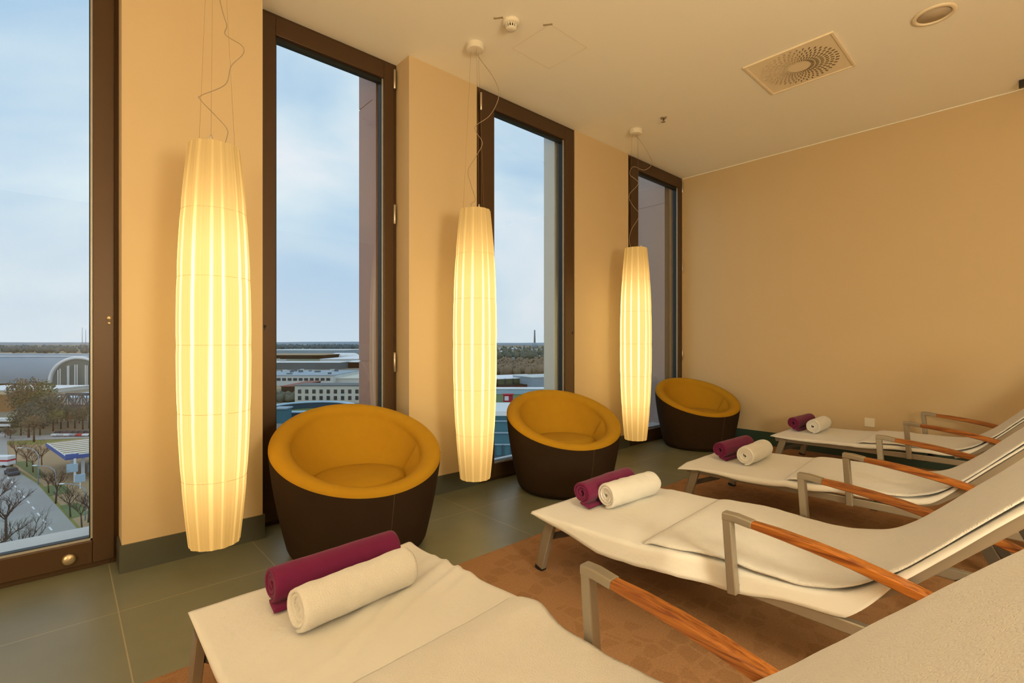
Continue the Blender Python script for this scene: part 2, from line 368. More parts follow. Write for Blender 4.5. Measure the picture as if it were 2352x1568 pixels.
# ------------------------------------------------------------------ pendant lamps
LT, LB = 2.02, .20                       # shade top and bottom heights
def shade_r(t):                          # t 0 bottom .. 1 top
    k = abs(2*t-1)
    return .146*(1-.31*k**2.3)
def make_lamp(pos, label, cord_pts, wires):
    root = empty('pendant_lamp', (pos[0], pos[1], 0))
    tag(root, label, 'lamp', 'lantern pendants in front of the window wall')
    H = LT-LB
    def fn(u, v):
        a = 2*pi*u; r = shade_r(v)
        p = .0011*cos(a*40) + .0019*cos(a*14+1.3+1.5*v) + .0012*cos(a*9+4*v) + .0012*noise.noise(V((cos(a)*4, sin(a)*4, v*3)))
        ring = max(0, 1-abs((v*6) - round(v*6))*60) if 0 < round(v*6) < 6 else 0
        r += p - .0015*ring
        return (r*cos(a), r*sin(a), v*H)
    sh = MB().grid(fn, 160, 36, closed_u=True).build('lamp_shade', M['shade'], root); sh.location = (0,0,LB)
    hp = MB()
    for k in range(1, 6):
        r = shade_r(k/6)+.0004
        pts = [(r*cos(2*pi*i/48), r*sin(2*pi*i/48), H*k/6) for i in range(49)]
        MBt = MB().tube([(x,y,z+LB) for x,y,z in pts], .0008, 6, cap=False)
        MBt.build('hoop', M['hoop'], root)
    # end discs
    MB().lathe([(.001,LB+.012),(shade_r(0)-.006,LB+.012),(shade_r(0)-.006,LB+.018),(.001,LB+.018)], 48).build('diffuser', M['end_disc'], root)
    MB().lathe([(.001,LT-.018),(shade_r(1)-.006,LT-.018),(shade_r(1)-.006,LT-.012),(.001,LT-.012)], 48).build('top_plate', M['white_plastic'], root)
    # fittings, wires, canopy
    for a in (2.2, 4.35, .1):
        x, y = .085*cos(a), .085*sin(a)
        MB().lathe([(.005,LT-.015),(.005,LT+.018),(.003,LT+.022)], 10, (x,y,0)).build('wire_fitting', M['steel'], root)
        MB().tube([(x,y,LT+.02),(x*.35,y*.35,CEIL-.03)], .0006, 5).build('wire', M['wire'], root)
    MB().lathe([(.001,CEIL-.042),(.055,CEIL-.042),(.060,CEIL-.036),(.060,CEIL)], 40).build('canopy', M['white_plastic'], root, bevel=.002)
    # power cord: smooth curve through its bends (offset to the right as seen from the room, height)
    R = V((CY, -SY, 0)); FWD = V((SY, CY, 0))
    P = [R*a + FWD*c + V((0,0,z)) for a, c, z in cord_pts]
    out = []
    for i in range(len(P)-1):
        p0, p1, p2, p3 = P[max(i-1,0)], P[i], P[i+1], P[min(i+2,len(P)-1)]
        for k in range(8):
            t = k/8
            out.append(.5*((2*p1)+(p2-p0)*t+(2*p0-5*p1+4*p2-p3)*t*t+(3*p1-p0-3*p2+p3)*t**3))
    out.append(P[-1])
    MB().tube(out, .0021, 8).build('power_cord', M['cord'], root)
    return root
M['hoop'] = mat('shade_hoop', (.80,.62,.34,1), .6)
M['end_disc'] = lamp_mat('shade_end_disc', (1,.62,.22,1), .8)
M['wire'] = mat('thin_wire', (.34,.26,.16,1), .4, .6)
M['cord'] = mat('clear_cord', (.36,.28,.18,1), .35, 0)
L1, L2, L3 = (.515, 2.59), (2.07, 2.63), (4.03, 2.65)
make_lamp(L1, 'nearest glowing pleated lantern pendant hanging in front of the leftmost pillar',
  [(.0,0,3.10),(.05,.03,2.95),(.01,0,2.82),(.024,0,2.70),(.034,.01,2.64),(.056,0,2.58),(.044,.01,2.545),(.115,.02,2.50),(.118,.02,2.46),(.07,.01,2.40),(.048,0,2.31),(-.055,-.01,2.255),(-.06,-.01,2.235),(.0,0,2.17),(.05,.01,2.11),(.05,.01,2.07),(.034,0,2.0)], 1)
make_lamp(L2, 'middle glowing pleated lantern pendant between the first two armchairs',
  [(.0,0,3.10),(.05,0,3.03),(.13,.03,2.93),(.16,.04,2.82),(.10,.06,2.70),(.0,.05,2.62),(.01,0,2.55),(.045,-.02,2.49),(.045,-.02,2.45),(.0,0,2.38),(-.05,.02,2.30),(-.03,.02,2.2),(.0,.02,2.10),(-.03,0,2.06),(.03,0,2.0)], 1)
make_lamp(L3, 'farthest glowing pleated lantern pendant beside the rear armchair and last window',
  [(.0,0,3.10),(.05,0,3.04),(.12,.03,2.95),(.17,.05,2.85),(.10,.06,2.79),(-.02,0,2.80),(-.06,-.02,2.72),(.02,-.02,2.64),(-.05,.01,2.55),(-.06,.01,2.50),(-.02,0,2.42),(.03,0,2.36),(.02,0,2.30),(-.04,0,2.20),(-.06,0,2.10),(-.04,0,2.0)], 1)
make_lamp((-1.05, 2.59), 'pleated lantern pendant left of the floor-length window, outside the view', [(.0,0,3.10),(.05,0,2.9),(-.05,0,2.6),(.05,0,2.3),(0,0,2.0)], 1)

# ------------------------------------------------------------------ tub armchairs
def make_chair():
    root = empty('tub_armchair')
    RT, RB = .445, .345
    ZB, ZF = .725, .418
    rim = lambda a: (ZB+ZF)/2 + (ZB-ZF)/2*cos(a)          # back is +x
    n = 96
    def outer(u, v):
        a = 2*pi*u; zr = rim(a)-.045
        t = v
        z = .012 + (zr-.012)*t
        k = z/.60
        r = RB + (RT-RB)*(1-(1-min(1,k))**1.6)*1.0 if k < 1 else RT + (k-1)*.01
        r = r - .028*max(0, 1-z/.05)**2
        return (r*cos(a), r*sin(a), z)
    def outr(a, z):
        k = z/.60; r = RB + (RT-RB)*(1-(1-min(1,k))**1.6) if k < 1 else RT + (k-1)*.01
        return r
    m = MB().grid(outer, n, 26, closed_u=True)
    m.lathe([(.001,.012),(RB-.029,.012)], n, cap=False)
    sh = m.build('shell', M['brown'], root)
    def inner(u, v):
        a = 2*pi*u; zr = rim(a); ro = outr(a, zr-.045)
        th = .078 + .030*(1-cos(a))/2 + .016*abs(sin(a))
        if v < .45:                                       # rolled rim: half-ellipse from outside to inside
            t = v/.45*pi
            c = ro - th/2
            r = c + th/2*cos(t); z = zr-.045 + .045*sin(t)**.9 - .022*(t/pi)**1.5
        else:
            t = (v-.45)/.55
            r0 = ro-th; r1 = .225
            zl = .335
            r = r0 + (r1-r0)*(t**.8 if cos(a) < 0 else t**1.35)
            z = (zr-.067) + (zl-(zr-.067))*t
        return (r*cos(a), r*sin(a), z)
    m = MB().grid(inner, n, 44, closed_u=True)
    m.lathe([(.225,.335),(.001,.335)], n, cap=False)
    m.build('upholstery', M['mustard'], root)
    def cush(u, v):
        a = 2*pi*u; r = .252*(1-v) ; 
        e = max(0, 1-(r/.252)**6)
        return (r*cos(a)*1.0+.01, r*sin(a)*1.02, .345+.048*e**.5+.006*(1-(r/.252)**2))
    MB().grid(cush, 64, 20, closed_u=True).build('seat_cushion', M['mustard'], root)
    # vertical seam line down the shell
    for a in (radians(187), radians(-108), radians(60)):
        pts = [V(outer((a % (2*pi))/(2*pi), v/20)) for v in range(21)]
        pts = [V((p.x*1.0015, p.y*1.0015, p.z)) for p in pts]
        MB().tube(pts, .0016, 6).build('seam', M['seam'], sh)
    MB().lathe([(.001,0),(RB-.035,0),(RB-.035,.014),(.001,.014)], 48).build('base_ring', M['black'], root)
    return root
M['seam'] = mat('seam_thread', (.085,.055,.032,1), .9)
ch = make_chair(); spots = [((1.21,2.575),80,1.025,'nearest brown and mustard tub armchair, standing left of the middle pendant'),
  ((2.866,2.532),64.5,1,'middle brown and mustard tub armchair, right of the middle pendant'),
  ((5.10,2.575),58,.99,'rear brown and mustard tub armchair in the corner beside the last window')]
for i, ((x,y), az, s, lab) in enumerate(spots):
    o = ch if i == 0 else copy_tree(ch)
    o.location = (x, y, 0); o.rotation_euler = (0,0,radians(az)); o.scale = (s,s,s)
    tag(o, lab, 'armchair', 'tub armchairs along the windows')

# ------------------------------------------------------------------ loungers
W = .80
PROF = [(0,.283),(.15,.284),(.55,.300),(.85,.316),(1.05,.314),(1.18,.322),(1.29,.360),(1.40,.445),(1.50,.548),(1.65,.705),(1.80,.855),(1.98,1.03)]
def prof(s):
    if s <= 0: return PROF[0][1]
    for i in range(len(PROF)-1):
        if s <= PROF[i+1][0]:
            (s1,z1),(s2,z2) = PROF[i], PROF[i+1]
            (s0,z0) = PROF[max(i-1,0)]; (s3,z3) = PROF[min(i+2,len(PROF)-1)]
            m1 = (z2-z0)/max(1e-6,(s2-s0)); m2 = (z3-z1)/max(1e-6,(s3-s1)); h = s2-s1; t = (s-s1)/h
            return (2*t**3-3*t*t+1)*z1 + (t**3-2*t*t+t)*h*m1 + (-2*t**3+3*t*t)*z2 + (t**3-t*t)*h*m2
    return PROF[-1][1] + (s-PROF[-1][0])
def make_lounger():
    root = empty('sun_lounger')
    hw = W/2
    for sg in (-1, 1):
        x = sg*(hw-.018)
        xr = sg*(hw-.056); MB().sweep([(xr,-.01,.255),(xr,-.5,.260),(xr,-1.1,.258),(xr,-1.80,.250)], [.028]*4, [.040]*4, .2).build('side_rail', M['alu'], root)
        MB().bar((xr,-.952,.258),(x+sg*.012,-.952,.258), .03, .03).build('post_bracket', M['alu'], root)
        MB().bar((xr,-1.795,.262),(x,-1.795,.262), .026, .03).build('post_bracket', M['alu'], root)
        lg = MB().sweep([(xr+sg*.012,-.075,.262),(xr+sg*.016,-.035,.13),(xr+sg*.02,-.005,.012)], [.030]*3, [.052,.050,.046], .2, up=(0,1,0)).build('leg', M['alu'], root)
        MB().sweep([(xr+sg*.02,-.006,.016),(xr+sg*.02,-.001,.0)], [.034]*2, [.05]*2, .2, up=(0,1,0)).build('foot_cap', M['black'], lg)
        MB().bar((xr*.98,-.045,.165),(xr*.98,-.22,.240), .012, .030).build('brace', M['alu_dark'], root)
        lg = MB().sweep([(xr,-1.48,.25),(xr,-1.56,.13),(xr,-1.64,.012)], [.030]*3, [.052,.050,.046], .2, up=(0,1,0)).build('leg', M['alu_dark'], root)
        MB().sweep([(xr,-1.645,.016),(xr,-1.655,.0)], [.034]*2, [.05]*2, .2, up=(0,1,0)).build('foot_cap', M['black'], lg)
        # arm post, elbow and teak arm
        m = MB(); 
        m.sweep([(x,-.955,.245),(x,-.946,.36),(x,-.936,.500)], [.036]*3, [.032,.031,.030], .18, up=(0,1,0))
        m.sweep([(x,-.922,.508),(x,-.965,.508),(x,-1.020,.501)], [.040]*3, [.028,.028,.026], .22)
        m.build('arm_post', M['alu'], root, bevel=.003)
        A = [(1.020,.500),(1.10,.494),(1.20,.482),(1.30,.466),(1.40,.445),(1.50,.420),(1.60,.390),(1.70,.352),(1.76,.325)]
        MB().sweep([(x,-s,z) for s, z in A], [.036,.042,.046,.048,.048,.046,.042,.038,.036], [.024,.028,.030,.031,.031,.030,.028,.026,.024], .32).build('armrest', M['wood'], root)
        MB().sweep([(x,-1.755,.328),(x,-1.79,.30),(x,-1.80,.255)], [.034]*3, [.026]*3, .2).build('arm_end', M['alu'], root)
        xi = sg*(hw-.075)
        MB().sweep([(xi,-s,prof(s)-.03) for s in (1.20,1.30,1.40,1.55,1.75,1.97)], [.026]*6, [.034]*6, .2).build('back_frame', M['alu'], root)
        MB().bar((xi,-1.58,prof(1.58)-.045),(xi,-1.74,.262), .016, .026).build('back_strut', M['alu_dark'], root)
    MB().bar((-hw+.05,-.02,.257),(hw-.05,-.02,.257), .035, .030).build('foot_rail', M['alu'], root, bevel=.003)
    MB().bar((-hw+.06,-1.05,.245),(hw-.06,-1.05,.245), .03, .03).build('cross_bar', M['alu_dark'], root)
    MB().bar((-hw+.06,-1.78,.250),(hw-.06,-1.78,.250), .03, .03).build('cross_bar', M['alu_dark'], root)
    MB().bar((-hw+.06,-1.97,prof(1.97)-.03),(hw-.06,-1.97,prof(1.97)-.03), .03, .03).build('head_rail', M['alu'], root, bevel=.003)
    def sl(u, v):
        s = .01+1.95*v; return ((u-.5)*(W-.12), -s, prof(s)-.012)
    MB().grid(sl, 8, 60).build('sling', M['sling'], root, solid=.003)
    return root

def make_sheet(lx, ly, seed, near_drop, far_drop, corner_curl, lab, folds=(), near_w=0, s1=1.99):
    rnd = random.Random(seed); off = V((seed*7.3, seed*3.1, 0))
    nu, nv = 60, 150
    hw = W/2 + .008
    def fn(u, v):
        s = -.018 + (s1+.018)*v
        a = (u-.5)*2
        k = min(1, max(0, (s-.70)/.18)); k = k*k*(3-2*k)
        flat = (W/2+.008) - (.058+near_w if a < 0 else .048)*k + (near_w if a < 0 else 0)          # lies inside the arm posts from the seat on
        tp = min(1, .12+max(0, s)/.45)
        back = 1 - .75*min(1, max(0, (s-1.28)/.12))
        drop = (near_drop if a < 0 else far_drop)*tp*back*(1+.45*noise.noise(V((s*3.1, 1 if a < 0 else 9, seed))))
        x = a*(flat + drop)
        z = prof(s)
        if abs(x) > flat:
            d = abs(x)-flat; z -= d*.96; x = math.copysign(flat + d*.18, x)
        wr = .0075*noise.noise(V((x*1.6, s*4.5, 0))+off) + .0030*noise.noise(V((x*8+s*2, s*6, 4))+off)
        q = x*.55 + s                                             # long soft folds running slantwise over the foot end
        fold = 0
        for fs_, amp, wd_ in folds: fold += amp*math.exp(-((q-fs_-.03*noise.noise(V((x*4, fs_*9, seed))))/wd_)**2)*(.45+.55*noise.noise(V((x*3, fs_*5, seed+2)))+.4)
        z += wr*(.6+.4*min(1, s*2)) + fold + .008
        if corner_curl and s < .12 and a < -.75:
            kk = (a+1)/.25; qq = max(0,(1-kk))*max(0,1-s/.12); z -= .018*qq; x -= .02*qq
        return (x, -s, z)
    o = MB().grid(fn, nu, nv).build('bed_sheet', M['sheet'], None, solid=.0022)
    o.location = (lx, ly, 0); tag(o, lab, 'sheet', 'thin white sheets spread over the loungers'); return o
def make_towel(lx, ly, seed, s0, hwid, skew, lab, bump=0):
    off = V((seed*5.1, seed*2.7, 3))
    nu, nv = 54, 120
    def fn(u, v):
        a = (u-.5)*2; s = s0 + skew*a + (2.02-s0-skew*a)*v
        kk = min(1, max(0, (s-.70)/.18)); x = a*(hwid+.035*(1-kk)) + .008*noise.noise(V((s*5, seed, 0))) 
        z = prof(s) + .024 + .0060*noise.noise(V((x*2.5, s*5, 0))+off) + .003*noise.noise(V((x*12, s*14, 0))+off)
        if bump: 
            z += bump*math.exp(-((s-s0-.10)/.07)**2)*(.35+.65*max(0,a+.2))*.8
        e = 1-min(1, v*26); z -= .013*e*e
        ed = max(0, (abs(a)-.985)/.015); z -= .004*ed
        return (x, -s, z)
    o = MB().grid(fn, nu, nv).build('bath_towel', M['terry'], None, solid=.006)
    o.location = (lx, ly, 0); tag(o, lab, 'towel', 'white terry towels laid over seat and backrest'); return o

def make_roll(R, Lh, th, turns, seed, m, tail=0, squash=1.0, name='rolled_towel', blunt=.004, waist=0, lump=.05):
    """spiral of cloth, axis along x, resting on z=0"""
    pts = []; n = int(turns*26)
    r0 = .010
    for i in range(n+1):
        t = i/n; a = t*turns*2*pi; r = r0 + (R-th/2-r0)*t**.92
        wob = 1+.05*noise.noise(V((cos(a)*1.5, sin(a)*1.5, seed)))*(1-t*.6)
        pts.append((r*wob*cos(a+3.9), r*wob*sin(a+3.9)*squash))
    # make the spiral end at the bottom and leave as a tail
    a_end = turns*2*pi+3.9; rot = -pi/2 - a_end
    pts = [(x*cos(rot)-y*sin(rot), x*sin(rot)+y*cos(rot)) for x, y in pts]
    zmin = min(p[1] for p in pts)
    pts = [(x, y-zmin+th/2+(th*1.1 if tail else 0)) for x, y in pts]
    if tail:
        x, z = pts[-1]
        for k in range(1, 8): pts.append((x+tail*k/7, z*(1-k/9)+th*.55*k/9))
        xe, ze = pts[-1]
        for k in range(1, 5): a = -pi/2+pi*k/4; pts.append((xe+.6*th*cos(a)*1.0, th*.5+.0+max(0,.35*th*(1+sin(a)))))
    nn = len(pts); nx = 40; mb = MB(); vs = []
    def nor(i):
        (x0,y0),(x1,y1) = pts[max(i-1,0)], pts[min(i+1,nn-1)]; dx, dy = x1-x0, y1-y0; l = sqrt(dx*dx+dy*dy) or 1
        return -dy/l, dx/l
    for j in range(nx+1):
        u = j/nx; x = (u-.5)*Lh
        e = min(1, min(j, nx-j)/1.6); hfac = .62+.38*sqrt(max(0, 1-(1-e)**2))
        for i, (py_, pz_) in enumerate(pts):
            nx_, nz_ = nor(i); t = i/nn
            for side in (1, -1):
                h = th/2*.93*hfac
                q = 1 + lump*noise.noise(V((x*9, py_*12, pz_*12+seed))) - waist*(2*u-1)**4
                yy = (py_ + nx_*h*side)*q; zz = (pz_ + nz_*h*side)*(1+.02*noise.noise(V((x*11+5, py_*14, seed)))) 
                xx = x + (blunt*noise.noise(V((t*6, seed, j > nx/2)))*3 - (1-t)*.010*(1 if j == 0 else 0) * -1 if j in (0,) else 0)
                if lump > .08: zz += .0035*noise.noise(V((x*22+py_*8, py_*30, seed)))*min(1, zz/.03); yy += .004*noise.noise(V((x*16, pz_*20, seed+4)))
                vs.append((xx, yy, max(zz, .0006)))
    S = nn*2; fs = []
    for j in range(nx):
        for i in range(nn-1):
            a = j*S+i*2; fs.append((a, a+S, a+S+2, a+2)); fs.append((a+1, a+3, a+S+3, a+S+1))
        a = j*S; fs.append((a, a+1, a+S+1, a+S)); b = j*S+(nn-1)*2; fs.append((b, b+S, b+S+1, b+1))
    for i in range(nn-1):
        a = i*2; fs.append((a, a+2, a+3, a+1)); b = nx*S+i*2; fs.append((b, b+1, b+3, b+2))
    mb.add(vs, fs, True)
    return mb.build(name, m)

LG = [(.655, 1.765), (2.10, 1.69), (3.49, 1.665), (5.065, 1.65)]
who = ['nearest', 'second', 'third', 'farthest']
lo = make_lounger()
lab_l = ['nearest reclining sun lounger with teak armrest, cut by the lower frame edge', 'second sun lounger from the camera, its whole near teak armrest in view',
         'third sun lounger from the camera, behind the second one', 'farthest sun lounger, closest to the wall with the socket']
for i, (x, y) in enumerate(LG):
    o = lo if i == 0 else copy_tree(lo)
    o.location = (x, y, 0); tag(o, lab_l[i], 'sun lounger', 'teak and aluminium loungers in a row'); o.location.z = .006
sh_l = ['white sheet on the nearest lounger, wrinkled under its rolled towels', 'white sheet on the second lounger, corner poking out over its foot leg',
        'white sheet on the third lounger, curled at the foot corner', 'white sheet on the farthest lounger by the wall']
make_sheet(*LG[0], 1, .012, .03, 0, sh_l[0], [(.38,.007,.022),(.45,.010,.020),(.53,.009,.018),(.60,.008,.03),(.20,.004,.02)], -.036); make_sheet(*LG[1], 2, .075, .03, 0, sh_l[1], [(.30,.004,.03),(.5,.004,.03)])
make_sheet(*LG[2], 3, .030, .03, 1, sh_l[2], [(.42,.005,.03)]); make_sheet(*LG[3], 4, .026, .02, 0, sh_l[3], [(.35,.004,.03)])
tw_l = ['terry towel humped over the seat of the nearest lounger', 'terry towel over seat and backrest of the second lounger, front corner lying free',
        'terry towel over seat and backrest of the third lounger', 'terry towel over seat and backrest of the farthest lounger']
make_towel(*LG[0], 1, .66, .350, -.03, tw_l[0], .026); make_towel(*LG[1], 2, .575, .345, -.02, tw_l[1])
make_towel(*LG[2], 3, .60, .340, -.03, tw_l[2]); make_towel(*LG[3], 4, .62, .335, 0, tw_l[3])

RP = dict(R=.058, Lh=.44, th=.0145, turns=3.0)
RW = dict(R=.066, Lh=.38, th=.0150, turns=3.6)
rolls = [ # lounger idx, purple centre (x,y), rot ; white centre, rot
 (0, (.690,1.640), 3, (.672,1.447), 5),
 (1, (2.125,1.585), 3, (2.165,1.462), -4),
 (2, (3.61,1.545), -2, (3.53,1.365), 2),
 (3, (5.255,1.600), -2, (5.175,1.430), 1)]
pur_l = ['long plum fleece blanket roll on the nearest lounger foot', 'plum fleece blanket roll on the second lounger foot, left of its white roll',
         'plum fleece blanket roll on the third lounger foot', 'plum fleece blanket roll on the farthest lounger foot by the wall']
whi_l = ['large rolled white towel on the nearest lounger foot', 'rolled white towel on the second lounger foot, spiral end facing the camera',
         'rolled white towel on the third lounger foot', 'rolled white towel on the farthest lounger foot by the wall']
for i, pp, pr, wp, wr in rolls:
    p = make_roll(RP['R'], RP['Lh'], RP['th'], RP['turns'], 10+i, M['purple'], tail=-.055, name='blanket_roll')
    zz = prof(LG[i][1]-pp[1]) + .012
    p.location = (pp[0], pp[1], zz); p.rotation_euler = (0,0,radians(pr))
    tag(p, pur_l[i], 'blanket', 'plum blanket rolls on the loungers')
    q = make_roll(RW['R'], RW['Lh'], RW['th'], RW['turns'], 20+i, M['terry'], name='rolled_towel', waist=.05, lump=.11)
    q.location = (wp[0], wp[1], prof(LG[i][1]-wp[1]) + .012); q.rotation_euler = (0,0,radians(wr))
    tag(q, whi_l[i], 'towel', 'rolled white towels on the loungers')

# ------------------------------------------------------------------ ceiling fittings
def ceil_empty(name, x, y): return empty(name, (x, y, CEIL))
sd = ceil_empty('smoke_detector', 2.085, 2.285); tag(sd, 'round white smoke detector on the ceiling above middle pendant', 'smoke detector')
MB().lathe([(.052,0),(.054,-.004),(.054,-.020),(.046,-.026),(.001,-.026)], 40).build('base', M['white_plastic'], sd)
m = MB()
for k in range(14):
    a = 2*pi*k/14; m.bar((.036*cos(a),.036*sin(a),-.024),(.030*cos(a),.030*sin(a),-.048), .006, .006)
m.lathe([(.001,-.046),(.034,-.046),(.030,-.054),(.012,-.058),(.001,-.058)], 32).build('sensor_cage', M['white_plastic'], sd)
MB().lathe([(.001,-.024),(.024,-.024),(.024,-.047),(.001,-.047)], 24).build('sensor_core', M['dark_plastic'], sd)
def clip(x, y, rz, lab):
    o = MB().box(-.030,.030,-.008,.008,-.002,0).box(-.012,.012,-.004,.004,-.004,-.002).build('ceiling_tape', mat('tape', (.42,.34,.22,1), .6)); o.location = (x,y,CEIL); o.rotation_euler = (0,0,rz); tag(o, lab, 'tape mark')
clip(2.28, 2.150, radians(-52), 'small grey tape mark at the corner of the access panel')
clip(2.005, 2.315, radians(-52), 'small grey tape mark just left of the smoke detector')
sp = ceil_empty('sprinkler', 3.992, 2.334); tag(sp, 'small metal sprinkler head on the ceiling above farthest pendant', 'sprinkler')
MB().lathe([(.001,0),(.030,0),(.026,-.006),(.001,-.008)], 24).build('escutcheon', M['steel'], sp)
MB().lathe([(.001,-.006),(.007,-.006),(.006,-.034),(.001,-.036)], 12).build('bulb', M['dark_plastic'], sp)
MB().lathe([(.001,-.036),(.018,-.037),(.018,-.039),(.001,-.039)], 20).bar((.010,0,-.006),(.010,0,-.038),.003,.003).bar((-.010,0,-.006),(-.010,0,-.038),.003,.003).build('deflector', M['steel'], sp)
# square swirl diffuser
vd = ceil_empty('air_diffuser', 3.98, 1.225); tag(vd, 'square perforated swirl air diffuser in the ceiling', 'air vent')
M['vent'] = mat('vent_metal', (.88,.76,.56,1), .5, .0, var=.02); M['vent_dark'] = mat('vent_inside', (.20,.14,.08,1), .9)
m = MB(); h = .287
for a, b, c, d in ((-h,h,-h,-h+.016),(-h,h,h-.016,h),(-h,-h+.016,-h+.016,h-.016),(h-.016,h,-h+.016,h-.016)): m.box(a,b,c,d,-.012,0)
m.build('vent_frame', M['vent'], vd, bevel=.002)
# plate with slots: radial slots in rings, made of raised louvre blades over dark slots
MB().box(-h+.016,h-.016,-h+.016,h-.016,-.006,-.001).build('vent_plate', M['vent'], vd)
ds = MB(); bl = MB()
for ring, r in enumerate((.085,.115,.145,.175,.205,.235)):
    nn = 40
    for k in range(nn):
        a = 2*pi*(k+.5*(ring % 2))/nn; d = V((cos(a), sin(a), 0)); tn = V((-sin(a), cos(a), 0))
        p0, p1 = d*(r-.011), d*(r+.011)
        wdt = .0045+.004*(r/.235)
        ds.bar(p0+V((0,0,-.0064)), p1+V((0,0,-.0064)), wdt, .0008)
        q = tn*wdt*.6
        bl.add([p0+q+V((0,0,-.0065)), p1+q+V((0,0,-.0065)), p1-q*.3+V((0,0,-.0125)), p0-q*.3+V((0,0,-.0125))], [(0,1,2,3),(3,2,1,0)])
tag(ds.build('slots', M['vent_dark'], vd), kind='stuff'); tag(bl.build('louvre_blades', M['vent'], vd), kind='stuff')
dl = ceil_empty('downlight', 3.97, .47); tag(dl, 'round recessed ceiling speaker or downlight, unlit, right of the air diffuser', 'downlight')
MB().lathe([(.088,0),(.110,-.002),(.108,-.008),(.090,-.012),(.084,-.006),(.084,0)], 48, cap=False).build('trim_ring', M['vent'], dl)
MB().lathe([(.001,-.003),(.084,-.003),(.084,-.001),(.001,-.001)], 48).build('grille', mat('grille', (.55,.46,.34,1), .7, var=.15, scale=300), dl)
ob = MB().box(-.02,.02,-.06,.06,-.055,0).build('door_sensor', M['dark_plastic'], bevel=.004); ob.location = (5.47,.085,CEIL); tag(ob, 'small dark box under the ceiling at the right frame edge', 'sensor')
# wall socket
so = empty('wall_socket', (XR, 1.136, .362)); tag(so, 'white wall socket low on the right wall behind farthest lounger', 'socket')
MB().box(-.012,0,-.041,.041,-.041,.041).build('cover_plate', M['white_plastic'], so, bevel=.003)
c = MB().lathe([(.001,.004),(.018,.004),(.019,.012),(.022,.014),(.022,.004)], 28).build('socket_well', M['vent'], so); c.rotation_euler = (0,radians(-90),0)
c = MB().lathe([(.001,0),(.003,0),(.003,.002),(.001,.002)], 8, (0,.009,.0045)).lathe([(.001,0),(.003,0),(.003,.002),(.001,.002)], 8, (0,-.009,.0045)).build('pin_holes', M['dark_plastic'], so); c.rotation_euler = (0,radians(-90),0)

# added fill lights out of view, shaped as drum and globe lamps
def drum(x, y, r, s, lab):  # unseen glowing drum, added as extra fill from above
    root = empty('fill_drum', (x, y, CEIL)); tag(root, lab, 'fill light', 'added drum fill lights out of view')
    MB().lathe([(.05,0),(r*.6,0),(r*.6,-.06),(.05,-.06)], 32).build('mount', M['white_plastic'], root)
    MB().lathe([(.001,-.16),(r,-.16),(r,-.06),(.001,-.06)], 48, smooth=False).build('lamp_shade', lamp_mat('drum_fill_glow', (1,.80,.48,1), s), root)
def globe_fill(x, y, zc, r, st, lab):  # unseen glowing globe on a stand, added to brighten ceiling and loungers
    root = empty('fill_globe', (x, y, 0)); tag(root, lab, 'floor lamp', 'added globe fill lights out of view')
    MB().lathe([(.001,.0),(.15,.0),(.15,.02),(.02,.03),(.001,.03)], 32).build('base', M['alu_dark'], root)
    MB().tube([(0,0,.02),(0,0,zc-r*.98)], .012, 10).build('pole', M['alu_dark'], root)
    MB().lathe([(max(.001,r*sin(pi*k/20)), zc-r*cos(pi*k/20)) for k in range(21)], 40).build('lamp_shade', lamp_mat('globe_fill_glow', (1,.88,.58,1), st), root)
globe_fill(-2.4, -.5, 1.4, .38, LA, 'added globe fill light at the left end of the room, outside the view')
globe_fill(.8, -1.6, 1.4, .38, LB_, 'added globe fill light behind the camera, outside the view')
drum(-1.6, .3, .30, 6, 'added drum fill light over the left end of the room, outside the view')

# ------------------------------------------------------------------ the city outside, street level ten floors down
def gnd(x, y, z=GZ):                       # ground point seen along a direction, in metres
    u, v = (x-1176)/F_PX, (HOR-y)/F_PX; t = (z-CAM_Z)/v
    return V(((SY+u*CY)*t, (CY-u*SY)*t, z))
def far(x, D, z=GZ):
    u = (x-1176)/F_PX; return V(((SY+u*CY)*D, (CY-u*SY)*D, z))
def depth(y, z=GZ): return (CAM_Z-z)*F_PX/(y-HOR)
def emat(k, c, **kw):
    if k not in M: M[k] = mat(k, srgb(*c), kw.pop('rough', .8), var=kw.pop('var', .12), scale=kw.pop('scale', .15), **kw)
    return M[k]
E_ = dict(cream=(206,205,190), pale=(200,206,204), slate=(96,106,108), brown=(140,116,98), red=(140,78,62), bluegrey=(150,168,180),
          white=(232,234,236), lightblue=(170,198,216), green=(96,112,58), dark=(48,58,60), asphalt=(156,156,150), pave=(164,138,98),
          grass=(124,124,54), teal=(70,112,122), steelb=(70,86,98), roofw=(222,224,222), blue=(40,96,170), crimson=(190,44,60), trunk=(74,60,48),
          leafd=(62,80,72), leafb=(108,98,76), leafg=(86,98,62), leafo=(150,112,70))
for k, c in E_.items(): emat(k, c)
def ground_mat():
    m = mat('city_ground', (.17,.17,.13,1), .95, var=.0); nt = m.node_tree; N = nt.nodes; L = nt.links; b = N['Principled BSDF']
    tc = N.new('ShaderNodeTexCoord'); nz = N.new('ShaderNodeTexNoise'); nz.inputs['Scale'].default_value = .012; nz.inputs['Detail'].default_value = 6; nz.inputs['Roughness'].default_value = .65
    L.new(tc.outputs['Object'], nz.inputs['Vector']); cr = N.new('ShaderNodeValToRGB'); e = cr.color_ramp.elements
    e[0].position = .35; e[0].color = srgb(98,106,70); e[1].position = .66; e[1].color = srgb(168,164,152)
    x = e.new(.47); x.color = srgb(116,112,92); x = e.new(.56); x.color = srgb(138,128,112)
    L.new(nz.outputs['Fac'], cr.inputs['Fac']); L.new(cr.outputs[0], b.inputs['Base Color']); return m
